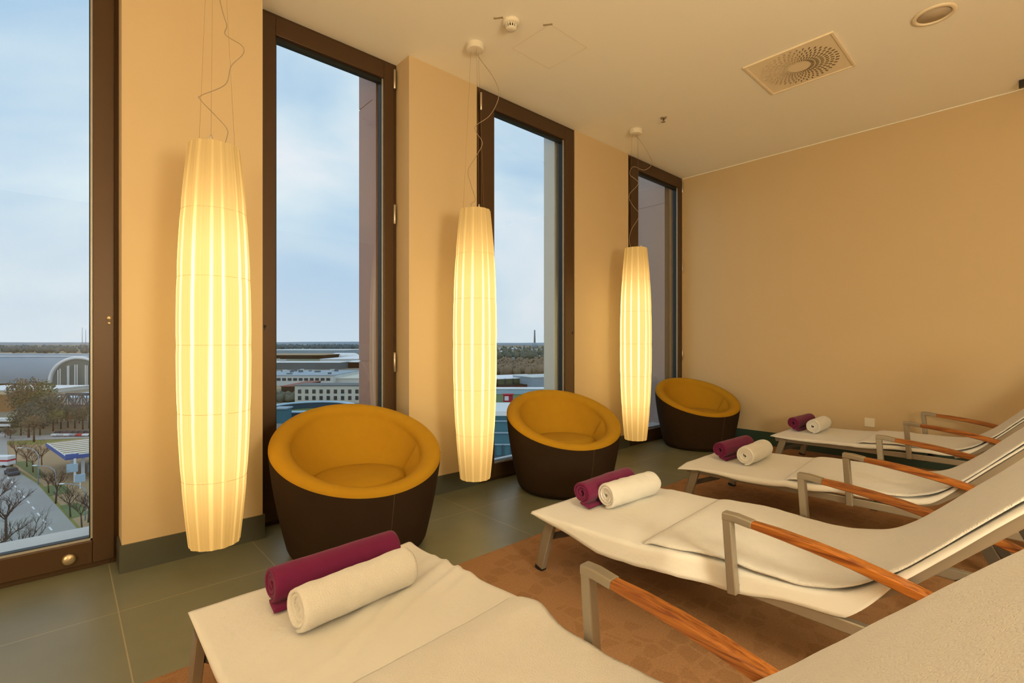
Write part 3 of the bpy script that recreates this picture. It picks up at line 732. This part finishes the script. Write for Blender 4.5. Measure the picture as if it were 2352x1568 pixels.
g = MB().add([(-9000,30,GZ),(16000,30,GZ),(16000,16000,GZ),(-9000,16000,GZ)], [(0,1,2,3)]).add([(-60,4.0,GZ),(120,4,GZ),(120,30,GZ),(-60,30,GZ)], [(0,1,2,3)])
struct(g.build('ground', ground_mat()))
# low hills on the horizon
m = MB(); vs_ = []; fs_ = []; nh = 160
for i in range(nh+1):
    x = -900 + 3600*i/nh; D = 6500; h = 22+22*noise.noise(V((i*.06, 3, 0)))+5*noise.noise(V((i*.5, 9, 0)))
    vs_ += [far(x, D, GZ-5), far(x, D+300, GZ+14+h), far(x, D+2500, GZ+16+h*1.1)]
    if i: a = (i-1)*3; fs_ += [(a, a+3, a+4, a+1), (a+1, a+4, a+5, a+2)]
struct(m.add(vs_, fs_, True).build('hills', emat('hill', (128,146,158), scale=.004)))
def poly(name, pts, z, mk, label=None, cat=None, structure=True):
    m = MB().add([(p.x, p.y, GZ+z) for p in pts], [tuple(range(len(pts)))])
    o = m.build(name, M[mk])
    return struct(o) if structure else tag(o, label, cat)
P_ = lambda *a: [V((x, y, GZ)) for x, y in a]
poly('grass_verge', P_((-20,215),(40,190),(40,60),(-3,60)), .02, 'grass')
poly('pavement', P_((-12,200),(6,186),(10,120),(12,60),(3.2,60),(2.8,97),(-3.4,141),(-9,166)), .04, 'pave')
for a in ([(-3,137),(-1.9,128),(1.2,128),(0,137)], [(-.4,119),(.8,109),(3.4,110),(2.0,119)], [(1.8,102),(2.8,92),(5.5,93),(4.4,102)], [(-9,170),(-4.2,146),(-2.4,146),(-6,170)]):
    poly('lawn', P_(*a), .07, 'green')
rd = poly('street', P_((-13.7,230),(-9.5,165.7),(-4,141),(2.4,97),(5.6,60),(-10,60),(-12,97),(-18,141),(-22,166),(-27,230)), .06, 'asphalt')
m = MB(); a0, a1 = V((-8.9,152,0)), V((1.6,86,0))
for k in range(13):
    p, q = a0.lerp(a1, k/13), a0.lerp(a1, (k+.42)/13); m.bar(V((p.x,p.y,GZ+.07)), V((q.x,q.y,GZ+.07)), .22, .02)
m.build('lane_marking', M['white'], rd)
poly('street', [gnd(-60,1016), gnd(260,1004), gnd(260,996), gnd(-60,1003)], .08, 'asphalt')
poly('rail_field', [gnd(560,893), gnd(900,893), gnd(900,880), gnd(560,880)], .05, 'pave')
poly('sports_field', [gnd(1090,925), gnd(1290,925), gnd(1290,903), gnd(1090,903)], .05, 'green')

RIGHT = V((CY,-SY,0)); FWD_ = V((SY,CY,0))
def bld(name, label, cat, xl, xr, yb, yf, yr, wall, roof, wins=None, group=None, ybr=None):
    """a block on the ground: xl..xr, front base at yb, front eave at yf, rear eave at yr (directions from the room)"""
    Dl = depth(yb); Dr = depth(ybr or yb)
    a, b = far(xl, Dl), far(xr, Dr)
    zt = CAM_Z - (yf-HOR)/F_PX*Dl
    Db = (CAM_Z-zt)*F_PX/max(1.5, (yr-HOR)); th = max(3, Db-Dl)
    n = V((-(b-a).y, (b-a).x, 0)).normalized()
    root = empty(name, a.lerp(b, .5)); tag(root, label, cat, group)
    o = a.lerp(b, .5); A, B = a-o, b-o; hgt = zt-GZ
    pts = [A, B, B+n*th, A+n*th]
    MB().prism([(p.x, p.y) for p in pts], 0, hgt-.4).build('wall', M[wall], root)
    e = (B-A).normalized()*.4
    pts = [A-e-n*.4, B+e-n*.4, B+e+n*(th+.4), A-e+n*(th+.4)]
    MB().prism([(p.x, p.y) for p in pts], hgt-.4, hgt).build('roof', M[roof], root)
    if wins:
        Lw = (B-A).length; dirv = (B-A).normalized()
        for (fx, fz, ww, wh) in wins:
            c = A + dirv*Lw*fx - n*.06; 
            MB().bar(c+V((0,0,fz*hgt-wh/2)), c+V((0,0,fz*hgt+wh/2)), ww, .2, up=n).build('window', M['dark'], root)
    return root, A, B, n, th, hgt

# --- through the floor-length window: exhibition hall, bridge, filling station, street
root = empty('exhibition_hall', far(90, 360)); tag(root, 'long vaulted hall with white portal arch beyond the trees', 'building')
xa, xb = -260, 420; D0, D1 = 338, 402; half = (D1-D0)/2; o0 = far(90, 360)
def vault(u, v):
    a = pi*v; D = (D0+D1)/2 - half*cos(a); return far(xa+(xb-xa)*u, D, GZ+1+20*sin(a)**.8) - o0
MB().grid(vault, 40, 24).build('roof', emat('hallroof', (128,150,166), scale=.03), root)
for v, w_ in ((.33, .012), (.42, .010)):
    MB().grid(lambda u, t, v=v, w_=w_: vault(u, v+w_*t)+V((0,0,.5)), 40, 1).build('roof_band', M['white'], root)
xc, rx, D = 180, 66, 332
pts = [far(xc+rx*cos(pi*k/24), D, GZ+1+18.0*sin(pi*k/24)**.85) - o0 for k in range(25)]
MB().tube(pts, 1.0, 8).build('portal_arch', M['white'], root)
m = MB(); c0 = far(xc, D+2, GZ)-o0; vs_ = [c0]+[p+FWD_*2 for p in pts]; m.add(vs_, [(0, i+1, i+2) for i in range(24)]); m.build('portal_glass', M['teal'], root)
for k, xx in enumerate((133,138,155,158,172,177,196,200)):
    hh = 18*sqrt(max(0, 1-((xx-xc)/rx)**2))**.85*.8
    p = far(xx, D, GZ)-o0; MB().bar(p, p+V((0,0,hh)), .5, .5).build('mullion', M['white'], root)
bld('low_hall', 'long white flat roof in front of the vaulted hall', 'building', -120, 96, 905, 895, 884, 'pale', 'white')
bld('warehouse', 'light blue flat roof behind the steel truss bridge', 'building', 100, 330, 925, 912, 892, 'bluegrey', 'lightblue')
bld('pump_house', 'small bright blue roofed block before the white portal', 'building', 168, 182, 891, 887, 881, 'blue', 'blue')
bld('orange_house', 'brick orange building among the trees at far left', 'building', -60, 26, 945, 905, 898, 'leafo', 'pave')
# truss bridge
D = 176; o0 = far(190, D, GZ); root = empty('truss_bridge', o0); tag(root, 'dark steel truss bridge beyond the trees', 'bridge')
zd, ht = 6.0, 4.4
for dz in (0, 4.5):
    off = FWD_*dz
    px_ = [108, 126, 142, 158, 174, 190, 206, 222, 238, 254, 272]
    bot = [far(x, D, GZ+zd)-o0+off for x in px_]; top = [p+V((0,0,ht)) for p in bot]
    MB().bar(bot[0], bot[-1], .5, .7).build('bottom_chord', M['steelb'], root)
    MB().bar(top[1], top[-2], .4, .5).build('top_chord', M['steelb'], root)
    m = MB(); m.bar(bot[0], top[1], .4, .4).bar(bot[-1], top[-2], .4, .4)
    for k in range(1, len(px_)-1):
        m.bar(bot[k], top[k], .3, .3)
        if k < len(px_)-2: (m.bar(top[k], bot[k+1], .25, .25) if k % 2 else m.bar(bot[k], top[k+1], .25, .25))
    m.build('truss_web', M['steelb'], root)
a, b = far(40, D, 0)-far(190, D, 0), far(330, D, 0)-far(190, D, 0)
MB().bar(a+V((0,0,zd-.6))+FWD_*2.2, b+V((0,0,zd-.6))+FWD_*2.2, 5.5, .8).build('deck', M['slate'], root)
for xx in (104, 276): p = far(xx, D, 0)-far(190, D, 0)+FWD_*2.2; MB().bar(p, p+V((0,0,zd-1)), 3, 5).build('pier', M['slate'], root)

def vehicle(name, label, cat, loc, rz, Lv, Wv, Hv, body, group=None, bus=False, band='dark'):
    root = empty(name, loc, rz); tag(root, label, cat, group)
    if bus: MB().box(-Lv/2,Lv/2,-Wv/2,Wv/2,.45,Hv).build('body', M[body], root, bevel=.15); MB().box(-Lv/2+.3,Lv/2+.02,-Wv/2-.03,Wv/2+.03,1.4,2.2 if band == 'dark' else 1.8).build('window_band', M[band], root)
    else:
        MB().box(-Lv/2,Lv/2,-Wv/2,Wv/2,.3,Hv*.58).build('body', M[body], root, bevel=.12)
        m = MB(); a = Lv*.30; b_ = Lv*.2; w2_ = Wv/2*.9
        m.add([(-a,-w2_,Hv*.56),(a,-w2_,Hv*.56),(a,w2_,Hv*.56),(-a,w2_,Hv*.56),(-b_,-w2_*.85,Hv),(b_*.8,-w2_*.85,Hv),(b_*.8,w2_*.85,Hv),(-b_,w2_*.85,Hv)],
              [(3,2,1,0),(4,5,6,7),(0,1,5,4),(1,2,6,5),(2,3,7,6),(3,0,4,7)]); m.build('cabin', M['dark'], root)
    for sx in (-.32, .32):
        for sy in (-1, 1): MB().tube([(sx*Lv,sy*(Wv/2-.25),.33),(sx*Lv,sy*Wv/2,.33)], .33, 12).build('wheel', M['black'], root)
    return root
ang = atan2(-SY, CY)
vehicle('bus', 'white coach with dark window band on the road at far left', 'bus', gnd(2, 981), ang, 12, 2.5, 3.2, 'white', bus=True)
vehicle('car', 'dark car driving on the street below, beside the centre line', 'car', gnd(28, 1090)+V((0,0,.07)), radians(105), 4.3, 1.8, 1.45, 'steelb')
vehicle('van', 'red and white van at the left edge of the street', 'van', gnd(0, 1072)+V((0,0,.07)), ang, 5.6, 2.0, 2.6, 'white', bus=True, band='crimson')
for xx, bc, lb in ((137,'white','leftmost parked car of the row beside the filling station'), (151,'pale','second parked car from the left beside the filling station'), (165,'white','white parked car in the middle of the row'), (179,'bluegrey','blue-grey parked car left of the red one'),
                   (193,'crimson','red parked car in the row behind the filling station'), (207,'white','white parked car right of the red one')):
    vehicle('car', lb, 'car', gnd(xx, 1000), ang+pi/2, 4.3, 1.75, 1.5, bc, 'parked cars behind the filling station')
# filling station
root = empty('filling_station', (4,148,GZ)); tag(root, 'filling station with pale ribbed canopy and blue edge', 'filling station')
cp_ = [(-7,11),(-3.7,-10.2),(11,-8.4),(9,13)]
MB().prism(cp_, 4.7, 5.5).build('canopy', M['blue'], root)
MB().prism([(x*.985,y*.985) for x,y in cp_], 5.5, 5.56).build('canopy_roof', emat('ribroof', (216,214,200)), root)
m = MB()
for k in range(9):
    t = (k+.5)/9; a = V(cp_[0]).lerp(V(cp_[1]), t) if False else None
for k in range(8):
    t = (k+.5)/8; p = V((*cp_[0],0)).lerp(V((*cp_[1],0)), t); q = V((*cp_[3],0)).lerp(V((*cp_[2],0)), t); m.bar(p+V((.3,0,5.62)), q+V((-.3,0,5.62)), .35, .12)
m.build('roof_ribs', M['pave'], root)
for x, y in ((-2.5,5),(-.8,-5),(6,-4.5),(5.5,7)): MB().box(x-.3,x+.3,y-.3,y+.3,0,4.7).build('column', M['white'], root)
MB().box(5,12,6,13,0,4.0).build('shop', M['white'], root)
for x, y in ((.5,-2),(4.5,-1.5)): MB().box(x-.4,x+.4,y-.7,y+.7,0,1.9).build('fuel_pump', M['bluegrey'], root, bevel=.05)
root = empty('station_sign', gnd(166, 1108)); tag(root, 'tall white pylon with blue emblem in front of the filling station', 'sign')
MB().box(.2,.6,-.15,.15,0,6.2).build('pole', M['white'], root)
MB().box(-1.1,1.0,-.2,.2,5.0,6.0).build('emblem_panel', M['blue'], root, bevel=.1)
MB().box(-.9,.9,-.25,.25,2.2,3.9).build('price_panel', M['lightblue'], root, bevel=.04)
root = empty('small_sign', gnd(184, 1122)); tag(root, 'low blue and white square sign right of the pylon', 'sign')
MB().box(-.1,.1,-.1,.1,0,1.4).build('pole', M['white'], root); MB().box(-.8,.8,-.15,.15,1.3,2.9).build('panel', M['lightblue'], root, bevel=.05)
def street_lamp(p, h, label):
    root = empty('street_lamp', p, ang); tag(root, label, 'street lamp')
    MB().tube([(0,0,0),(0,0,h*.75),(-.3,0,h*.88),(-1.2,0,h*.97),(-2.6,0,h),(-3.6,0,h)], [.11,.08,.07,.06,.06,.05], 8).build('pole', M['bluegrey'], root)
    MB().box(-4.2,-3.5,-.15,.15,h-.05,h+.1).build('lamp_head', M['white'], root)
street_lamp(gnd(88, 1112), 7.5, 'curved street lamp near the lawn strip left of the station')
street_lamp(gnd(128, 1150), 6.5, 'curved street lamp between the bare roadside trees')
street_lamp(gnd(196, 1195), 6.0, 'curved street lamp at the right window edge')

def bare_tree(p, h, seed, label, group='bare trees along the street'):
    rnd = random.Random(seed); root = empty('bare_tree', p); tag(root, label, 'tree', group)
    trunk = MB(); twigs = MB()
    top = V((rnd.uniform(-.2,.2), rnd.uniform(-.2,.2), h*.42))
    trunk.tube([(0,0,0), top*.5, top], [h*.022, h*.018, h*.014], 7)
    def br(p0, d, l, r, lev):
        p1 = p0 + d*l; mid = p0 + d*l*.5 + V((rnd.uniform(-1,1), rnd.uniform(-1,1), rnd.uniform(-.3,.6)))*l*.07
        (trunk if lev == 0 else twigs).tube([p0, mid, p1], [r, r*.8, r*.6], 5 if lev < 2 else 3, cap=False)
        if lev >= 3: return
        for k in range(4 if lev < 2 else 4):
            t = rnd.uniform(.35, 1); q = p0.lerp(p1, t)
            nd = (d + V((rnd.uniform(-1,1), rnd.uniform(-1,1), rnd.uniform(-.1,.75)))*.85).normalized()
            br(q, nd, l*rnd.uniform(.5,.72), r*.5, lev+1)
    for k in range(6):
        a = 2*pi*k/6 + rnd.uniform(-.4,.4); t = rnd.uniform(.7, 1)
        br(top*t, V((cos(a)*.75, sin(a)*.75, rnd.uniform(.7,1.3))).normalized(), h*rnd.uniform(.24,.34), h*.009, 0)
    trunk.build('trunk', M['trunk'], root); twigs.build('twigs', M['trunk'], root)
for px_, py_, h, s, lb in ((162,1188,6.4,1,'bare tree on the grass island right of the street'), (128,1156,7,2,'bare tree on the first grass island beside the kerb'), (188,1212,5.6,3,'bare tree at the right window edge'),
    (112,1132,5.5,4,'slim bare tree near the kerb below the street lamp'), (203,1200,6,5,'bare tree partly hidden by the window frame'), (36,1062,6.5,6,'dark bare tree at the head of the street'), (62,1072,6,7,'second roadside tree beyond the dark car'), (76,1085,6,8,'third roadside tree beyond the dark car'),
    (96,1070,6.2,16,'bare tree before the filling station'),
    (-12,1330,9.5,9,'large bare tree at the lower left corner'), (48,1345,9,10,'large bare tree at the bottom of the window'), (14,1240,9,11,'large bare tree left of the centre line'), (-8,1180,8,12,'large bare tree at the left edge'), (92,1400,8,13,'bare tree crown rising at the lower window edge')):
    bare_tree(gnd(px_, py_), h, s, lb)
def leafy(p, h, r, mk, seed, label, group, n=950, name='leafy_tree'):
    rnd = random.Random(seed); root = empty(name, p); tag(root, label, 'tree', group)
    MB().tube([(0,0,0),(0,0,h*.5)], [h*.03, h*.018], 6).build('trunk', M['trunk'], root)
    m = MB(); vs, fs = [], []
    blobs = [(V((rnd.uniform(-.5,.5)*r, rnd.uniform(-.5,.5)*r, h*rnd.uniform(.45,.8))), r*rnd.uniform(.4,.62)) for _ in range(6)]
    for _ in range(n):
        c, rr = rnd.choice(blobs); d = V((rnd.gauss(0,1), rnd.gauss(0,1), rnd.gauss(0,1))).normalized()*rr*rnd.uniform(.6,1)
        q = c+d; s = r*rnd.uniform(.03,.065); a = V((rnd.uniform(-1,1), rnd.uniform(-1,1), rnd.uniform(-1,1))).normalized(); b = a.orthogonal().normalized()
        k = len(vs); vs += [q+a*s, q+b*s, q-a*s, q-b*s]; fs.append((k,k+1,k+2,k+3))
    m.add(vs, fs).build('foliage', M[mk], root)
cols = ['leafd','leafb','leafg','leafd','leafd','leafb']
rnd = random.Random(5)
for i, (x, y, h) in enumerate([(44,965,16),(60,972,17),(80,970,16),(30,990,3),(66,1005,11),(78,1015,9),(98,985,13),(108,978,12),(122,990,8),(140,985,8),(156,982,8),(172,984,7),(190,986,8),(205,984,8),(48,1000,8),(92,1000,8),(12,1005,3.5),(24,1008,4),(132,972,7),(182,972,6),(-10,1006,3)]):
    leafy(gnd(x, y), h, h*.42, cols[i % 6], 50+i, 'leafy tree in the belt between the bridge and the station', 'leafy trees before the bridge')
def belt(name, label, x0, x1, y0, y1, h0, h1, n, mk, seed):
    rnd = random.Random(seed); m = MB()
    for _ in range(n):
        p = gnd(rnd.uniform(x0, x1), rnd.uniform(y0, y1)); h = rnd.uniform(h0, h1); r = h*rnd.uniform(.3,.5)
        prof_ = [(r*.35, 0), (r*.9, h*.25), (r, h*.5), (r*.75, h*.8), (.01, h)]
        k0 = len(m.v); m.lathe(prof_, 7, p, cap=False)
        for k in range(k0, len(m.v)): v = V(m.v[k]); m.v[k] = tuple(v + V((rnd.uniform(-1,1), rnd.uniform(-1,1), rnd.uniform(-.6,.6)))*r*.22)
    tag(m.build(name, M[mk]), label, 'trees', kind='stuff')
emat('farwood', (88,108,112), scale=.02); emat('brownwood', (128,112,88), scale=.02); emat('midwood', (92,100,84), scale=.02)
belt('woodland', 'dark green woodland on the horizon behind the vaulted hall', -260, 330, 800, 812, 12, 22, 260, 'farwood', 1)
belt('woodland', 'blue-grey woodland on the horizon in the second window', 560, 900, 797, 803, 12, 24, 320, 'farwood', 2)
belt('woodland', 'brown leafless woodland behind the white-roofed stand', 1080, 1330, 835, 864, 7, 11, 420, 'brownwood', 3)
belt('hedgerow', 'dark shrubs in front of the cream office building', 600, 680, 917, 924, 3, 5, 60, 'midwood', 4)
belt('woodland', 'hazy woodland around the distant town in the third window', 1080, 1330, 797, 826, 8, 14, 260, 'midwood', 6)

# --- through the second window
wl = []
for r_, fz in ((0, .64), (1, .28)):
    for k in range(9): wl.append(((688.3+16.45*k-677)/(860-677), fz, 1.55, 1.9))
bld('office_building', 'cream office building with two rows of square windows', 'building', 677, 860, 925, 884, 879, 'cream', 'slate', wl)
bld('brick_house', 'reddish brick building left of the cream office block', 'building', 646, 676, 912, 886, 874, 'brown', 'red')
lb_ = bld('long_block', 'long pale grey block with a dark strip of windows', 'building', 560, 764, 886, 861, 850, 'pale', 'bluegrey', [(.02+.062*k, .60, 2.6, 1.8) for k in range(16)])
rnd = random.Random(3)
for k in range(14):
    p = lb_[1].lerp(lb_[2], rnd.uniform(.1,.98)) + lb_[3]*lb_[4]*rnd.uniform(.15,.85); w_ = rnd.uniform(.6,1.8)
    MB().box(p.x-w_, p.x+w_, p.y-w_, p.y+w_, lb_[5], lb_[5]+rnd.uniform(.6,1.6)).build('roof_vent', M[rnd.choice(['white','pale','slate'])], lb_[0])
bld('shed', 'shed with pale sloping roof right of the long pale block', 'building', 752, 860, 884, 868, 850, 'pale', 'cream')
bld('shed', 'low white-roofed shed behind the cream office block', 'building', 775, 880, 878, 872, 866, 'slate', 'roofw')
bld('depot', 'dark slate hall with white roof edge across the second window', 'building', 540, 780, 848, 832, 829, 'slate', 'roofw')
bld('depot', 'brownish hall with white roof edge at the right of the second window', 'building', 782, 900, 845, 831, 827, 'brown', 'roofw')
bld('warehouse', 'white roofed warehouse above the brownish hall', 'building', 735, 900, 829, 824, 817, 'pale', 'white')
bld('warehouse', 'long reddish grey warehouse below the horizon in the second window', 'building', 560, 742, 824, 815, 811, 'brown', 'pave')
bld('freight_hall', 'long blue-grey freight hall just below the horizon woods', 'building', 560, 790, 812, 804, 801, 'bluegrey', 'pale')
for k, xx in enumerate((636, 644, 652)):
    vehicle('van', 'white delivery van parked by the dark slate hall', 'van', gnd(xx, 831), ang+.4, 7, 2.4, 3.4, 'white', 'white vans by the slate hall', bus=True)
root = empty('white_tent', far(793, 980)); tag(root, 'long white rounded storage tent below the horizon', 'tent')
o0 = far(793, 980)
MB().grid(lambda u, v: far(761+64*u, 980-14*cos(pi*v), GZ+9*sin(pi*v)*(1-abs(2*u-1)**8*.6))-o0, 20, 12).build('canvas', M['white'], root, solid=.2)
root = empty('ring_building', far(712, 203)); tag(root, 'ring-shaped building with light blue roof around a lawn', 'building')
rin, rout = 15, 17.5
MB().lathe([(rin,0),(rin,2.6),(rout,2.6),(rout,0)], 64, cap=False, smooth=False).build('wall', M['steelb'], root)
MB().lathe([(rin-.4,2.6),(rin-.4,3.0),(rout+.4,3.0),(rout+.4,2.6)], 64, cap=False, smooth=False).build('roof', M['lightblue'], root)
MB().lathe([(.01,.3),(rin-.5,.3)], 48, cap=False).build('courtyard_lawn', M['green'], root)
bld('kiosk', 'small blue cube building beside the ring-shaped roof', 'building', 628, 656, 972, 937, 933, 'teal', 'bluegrey')

# --- through the third window
bld('stand', 'long building with bright white roof beside the brown woods', 'building', 1080, 1262, 893, 872, 864, 'leafg', 'white', [(.12+.1*k, .5, 1.2, 6) for k in range(7)], ybr=884)
bld('brick_annex', 'low red brick annex before the white-roofed building', 'building', 1150, 1222, 893.5, 886, 883, 'red', 'brown', ybr=889.5)
bld('grey_hall', 'plain light grey hall at the right edge of the third window', 'building', 1222, 1300, 892, 866, 860, 'bluegrey', 'pale', ybr=888)
bld('grandstand', 'low white and blue grandstand strip above the green field', 'building', 1085, 1290, 905, 892, 889, 'lightblue', 'white')
rb = bld('billboard', 'red and white billboard at the edge of the green field', 'billboard', 1156, 1178, 923, 905, 904.6, 'crimson', 'crimson')
MB().bar(rb[1].lerp(rb[2], .35)-rb[3]*.1+V((0,0,rb[5]*.2)), rb[1].lerp(rb[2], .35)-rb[3]*.1+V((0,0,rb[5]*.75)), 2.0, .3, up=rb[3]).build('poster', M['white'], rb[0])
rnd = random.Random(11); taken = []
def free(x0, x1, y):
    if any(x0 < b+1 and x1 > a-1 and abs(y-c) < 2.4 for a, b, c in taken): return False
    taken.append((x0, x1, y)); return True
for k in range(70):
    y = 799 + 28*rnd.random()**1.3; x = rnd.uniform(1120, 1275); w_ = rnd.uniform(3, 9)*(.5+(y-795)/30)
    if not free(x, x+w_, y): continue
    bld('house', 'pale block of the distant town below the horizon', 'building', x, x+w_, y+2.2, y-rnd.uniform(.4,1.6), y-2.4-rnd.random(), rnd.choice(['pale','cream','bluegrey','pale']), rnd.choice(['white','pale','brown','bluegrey']), group='distant town seen through the third window')
for k in range(16):
    y = 797 + 5*rnd.random(); x = rnd.uniform(-40, 128); w_ = rnd.uniform(5, 14)
    if not free(x, x+w_, y): continue
    bld('house', 'pale block of the distant town left of the horizon woods', 'building', x, x+w_, y+2, y-1, y-2, rnd.choice(['pale','cream','brown']), rnd.choice(['white','pale','brown']), group='distant town seen through the floor-length window')
rnd = random.Random(21); k = 0
while k < 44:
    x = rnd.choice([rnd.uniform(-700,-90), rnd.uniform(240,540), rnd.uniform(930,1070), rnd.uniform(1320,2100)]); y = 803 + 75*rnd.random()**1.5; w_ = rnd.uniform(14, 40)*(.4+(y-795)/60)
    if 240 < x < 540 and x+w_ > 555: continue
    if 900 < x < 1090 and x+w_ > 1085: continue
    if not free(x, x+w_, y): continue
    bld('city_block', 'block of the city beside the strips framed by the windows', 'building', x, x+w_, y+6+(y-795)*.2, y, y-3-(y-800)*.12, rnd.choice(['pale','cream','brown','bluegrey']), rnd.choice(['slate','white','bluegrey','red']), group='city blocks beside the framed views'); k += 1
root = empty('chimney', far(1228, 2600)); tag(root, 'tall thin chimney rising above the distant town', 'chimney')
MB().lathe([(6,0),(4.2,60),(3.4,97),(3.0,97)], 16).build('stack', emat('conc', (120,126,132)), root); MB().lathe([(14,0),(14,26),(10,30)], 12).build('base_block', M['bluegrey'], root)
for xx, tp, lb in ((189, 752, 'left one of two thin masts on the horizon'), (197, 756, 'right one of two thin masts on the horizon')):
    D = 1500; p = far(xx, D); hh = (HOR-tp)/F_PX*D + (CAM_Z-GZ)
    tag(MB().tube([(0,0,0),(0,0,hh)], [1.0,.5], 6).build('mast', M['bluegrey']), lb, 'mast').location = p
# near glass building below the third window
root, A, B, n, th, hgt = bld('glass_office', 'near teal glass building with flat pale roof close below third window', 'building', 1040, 1290, 1532, 943, 925, 'teal', 'roofw')
Lw = (B-A).length; dv = (B-A).normalized()
for k in range(9):
    z = hgt-.9-1.05*k if k < 3 else hgt-4.1-2.9*(k-3)
    c = V((0,0,z)); MB().bar(A+c-n*.08, B+c-n*.08, .16, .12).build('cornice' if k < 3 else 'transom', M['bluegrey'] if k < 3 else M['steelb'], root)
for k in range(14):
    c = A + dv*Lw*k/13 - n*.1; MB().bar(c, c+V((0,0,hgt-3.0)), .10, .14).build('mullion', M['steelb'], root)
for k, (fx, z0, w_, h_) in enumerate(((.405, 6.9, .9, 2.0), (.50, 7.1, .5, 2.4), (.46, 10.2, .8, 1.8), (.36, 10.2, .8, 1.8))):
    c = A + dv*Lw*fx - n*.12; MB().bar(c+V((0,0,hgt-z0)), c+V((0,0,hgt-z0+h_)), w_, .05, up=n).build('window', M['dark'] if k % 2 else M['lightblue'], root)


# ------------------------------------------------------------------ sky
wd = bpy.data.worlds.new('sky'); SC.world = wd; wd.use_nodes = True; nt = wd.node_tree; N = nt.nodes; L = nt.links
bg = N['Background']; tc = N.new('ShaderNodeTexCoord')
mp = N.new('ShaderNodeMapping'); mp.inputs['Scale'].default_value = (1,1,2.2); mp.inputs['Location'].default_value = (3.1,.4,.2); L.new(tc.outputs['Generated'], mp.inputs['Vector'])
nz = N.new('ShaderNodeTexNoise'); nz.inputs['Scale'].default_value = 1.5; nz.inputs['Detail'].default_value = 5; nz.inputs['Roughness'].default_value = .5; nz.inputs['Distortion'].default_value = .5
L.new(mp.outputs[0], nz.inputs['Vector'])
cr = N.new('ShaderNodeValToRGB'); e = cr.color_ramp.elements
e[0].position = .36; e[0].color = srgb(164,200,232); e[1].position = .66; e[1].color = srgb(244,242,248)
m2 = e.new(.5); m2.color = srgb(206,226,240)
L.new(nz.outputs['Fac'], cr.inputs['Fac'])
sep = N.new('ShaderNodeSeparateXYZ'); L.new(tc.outputs['Generated'], sep.inputs[0])
mr = N.new('ShaderNodeMapRange'); L.new(sep.outputs['Z'], mr.inputs[0]); mr.inputs[1].default_value = -.01; mr.inputs[2].default_value = .22; mr.inputs[3].default_value = .75; mr.inputs[4].default_value = 0
mx = N.new('ShaderNodeMix'); mx.data_type = 'RGBA'; mx.inputs['B'].default_value = srgb(216,226,234)
L.new(mr.outputs[0], mx.inputs['Factor']); L.new(cr.outputs[0], mx.inputs['A'])
L.new(mx.outputs['Result'], bg.inputs['Color']); bg.inputs['Strength'].default_value = 1.03

# ------------------------------------------------------------------ camera
cd = bpy.data.cameras.new('camera'); cam = bpy.data.objects.new('camera', cd); COL.objects.link(cam); SC.camera = cam
cam.location = (0, 0, CAM_Z); cam.rotation_euler = (radians(90), 0, -YAW)
cd.sensor_width = 36; cd.sensor_fit = 'HORIZONTAL'; cd.lens = 36*F_PX/2352; cd.shift_y = (HOR-784)/2352
cd.clip_start = .05; cd.clip_end = 20000
vs = SC.view_settings; vs.view_transform = 'Standard'; vs.look = 'None'; vs.gamma = 1; vs.exposure = .1; vs.use_curve_mapping = False
SC.cycles.adaptive_threshold = .02; SC.cycles.max_bounces = 6; SC.cycles.diffuse_bounces = 4; SC.cycles.glossy_bounces = 2; SC.cycles.transparent_max_bounces = 12
